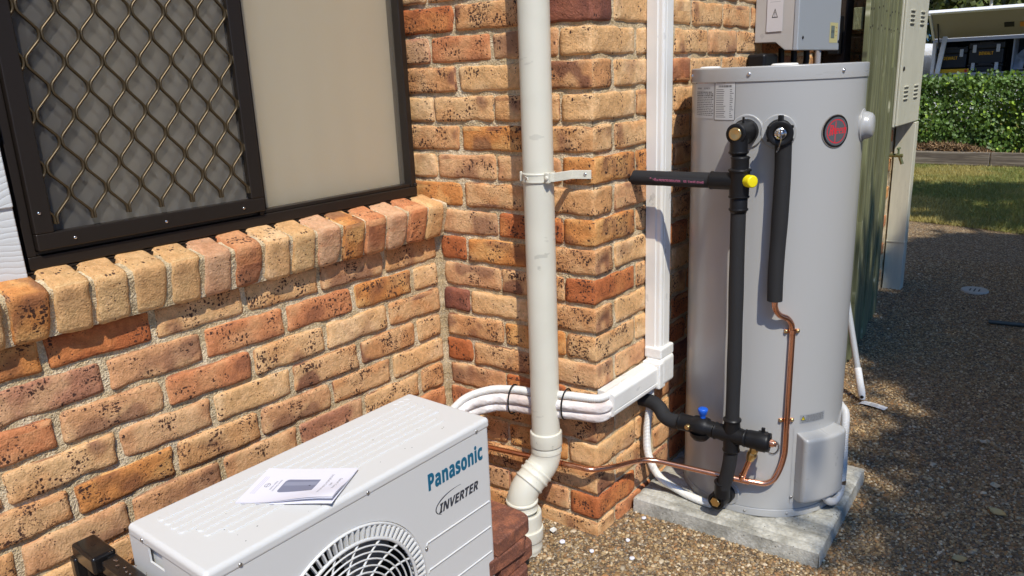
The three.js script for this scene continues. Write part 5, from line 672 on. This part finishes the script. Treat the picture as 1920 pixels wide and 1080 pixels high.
// ---------------------------------------------------------------- far planting behind the truck
{
  const r = rngOf(611);
  const mk = (name, label, x, z, h, R, ry, tone, seed) => tree(name, label, 'trees behind the truck', x, z, h, R, ry, 130, 26, 0.15, tone, seed, 0.16);
  mk('garden_tree', 'yellow-green leafy tree behind the truck canopy, beside the brown trunk', 17.6, -1.2, 2.9, 1.1, 1.0, [0.10, 0.13, 0.02], 612); mk('garden_tree', 'dark green bushy tree behind the truck canopy', 19.0, 0.6, 2.7, 1.6, 1.3, [0.035, 0.06, 0.018], 613); mk('garden_tree', 'olive green tree behind the open truck lid', 18.2, 2.0, 3.0, 1.4, 1.2, [0.05, 0.075, 0.02], 614);
  { const t = thing('tree_trunk', 'bare brown tree trunk rising behind the meter box', 'tree', [15.8, 0, -1.95]); part('trunk', sweep(soft([V(0, -0.1, 0), V(0.03, 1.2, 0.02), V(-0.02, 2.6, 0.0), V(0.05, 4.5, 0.08)]), 30, (d, u) => 0.17 - 0.04 * u + 0.012 * noise3(d * 4, 1, 1, 71), 16), barkMat, t); part('crown', crownGeo(r, 0, 5.2, 0, 1.6, 1.0, 1.6, 60, 20, 0.14, [0.05, 0.08, 0.02]), leafMat, t); }
  { const t = thing('garden_lamp', 'small pale post lamp among the trees behind the truck', 'lamp', [15.9, 0, -0.76]); part('post', rod(V(0, 0, 0), V(0, 2.42, 0), 0.028, 12), M.pvc, t); part('head', turned(V(0, 2.40, 0), V(0, 9, 0), [[0, 0.05], [0.02, 0.09], [0.16, 0.11], [0.19, 0.06], [0.2, 0]], 16), M.pvc, t); }
  const back = leafMesh(16000, () => { const z = rr(-9, 9, r), y = 0.2 + 6.3 * r(), b = rr(0.4, 1.3, r) * (0.55 + 0.55 * noise3(z * 0.9, y * 0.9, 1, 81)); return { x: 23 + 0.7 * noise3(z, y, 4, 82) + 0.9 * r(), y, z, rx: rr(-1.2, 0.4, r), ry: r() * 6.28, rz: rr(-1, 1, r), size: rr(0.16, 0.34, r), w: 0.3, c: [0.05 * Math.max(0.2, b), 0.085 * Math.max(0.2, b), 0.025 * Math.max(0.2, b)] }; }, r); tag(part('far_foliage', back, leafMat), 'dark green wall of distant garden foliage', 'foliage', null, 'stuff');
}
// ---------------------------------------------------------------- trees along the other side of the path: out of the picture, their shade falls across it
{
  const g = 'trees lining the other side of the path', tone = [0.05, 0.09, 0.025];
  const defs = [[-2.05, 6.30, 6.4, 1.3, 1.1, 'tall shady tree across the path, opposite the air conditioner'], [-0.5, 5.85, 6.5, 1.4, 1.1, 'tall shady tree across the path, opposite the concrete pad'], [1.0, 5.6, 6.6, 1.25, 1.15, 'tall shady tree across the path, opposite the green gate'], [3.75, 5.0, 7.0, 1.3, 1.1, 'tall shady tree beside the lawn edge']];
  defs.forEach(([x, z, h, R, ry, l], i) => tree('path_tree', l, g, x, z, h, R, ry, i === 3 ? 130 : 340, 40, 0.13, tone, 700 + i, 0.10));
}
renderer.render(scene, camera);
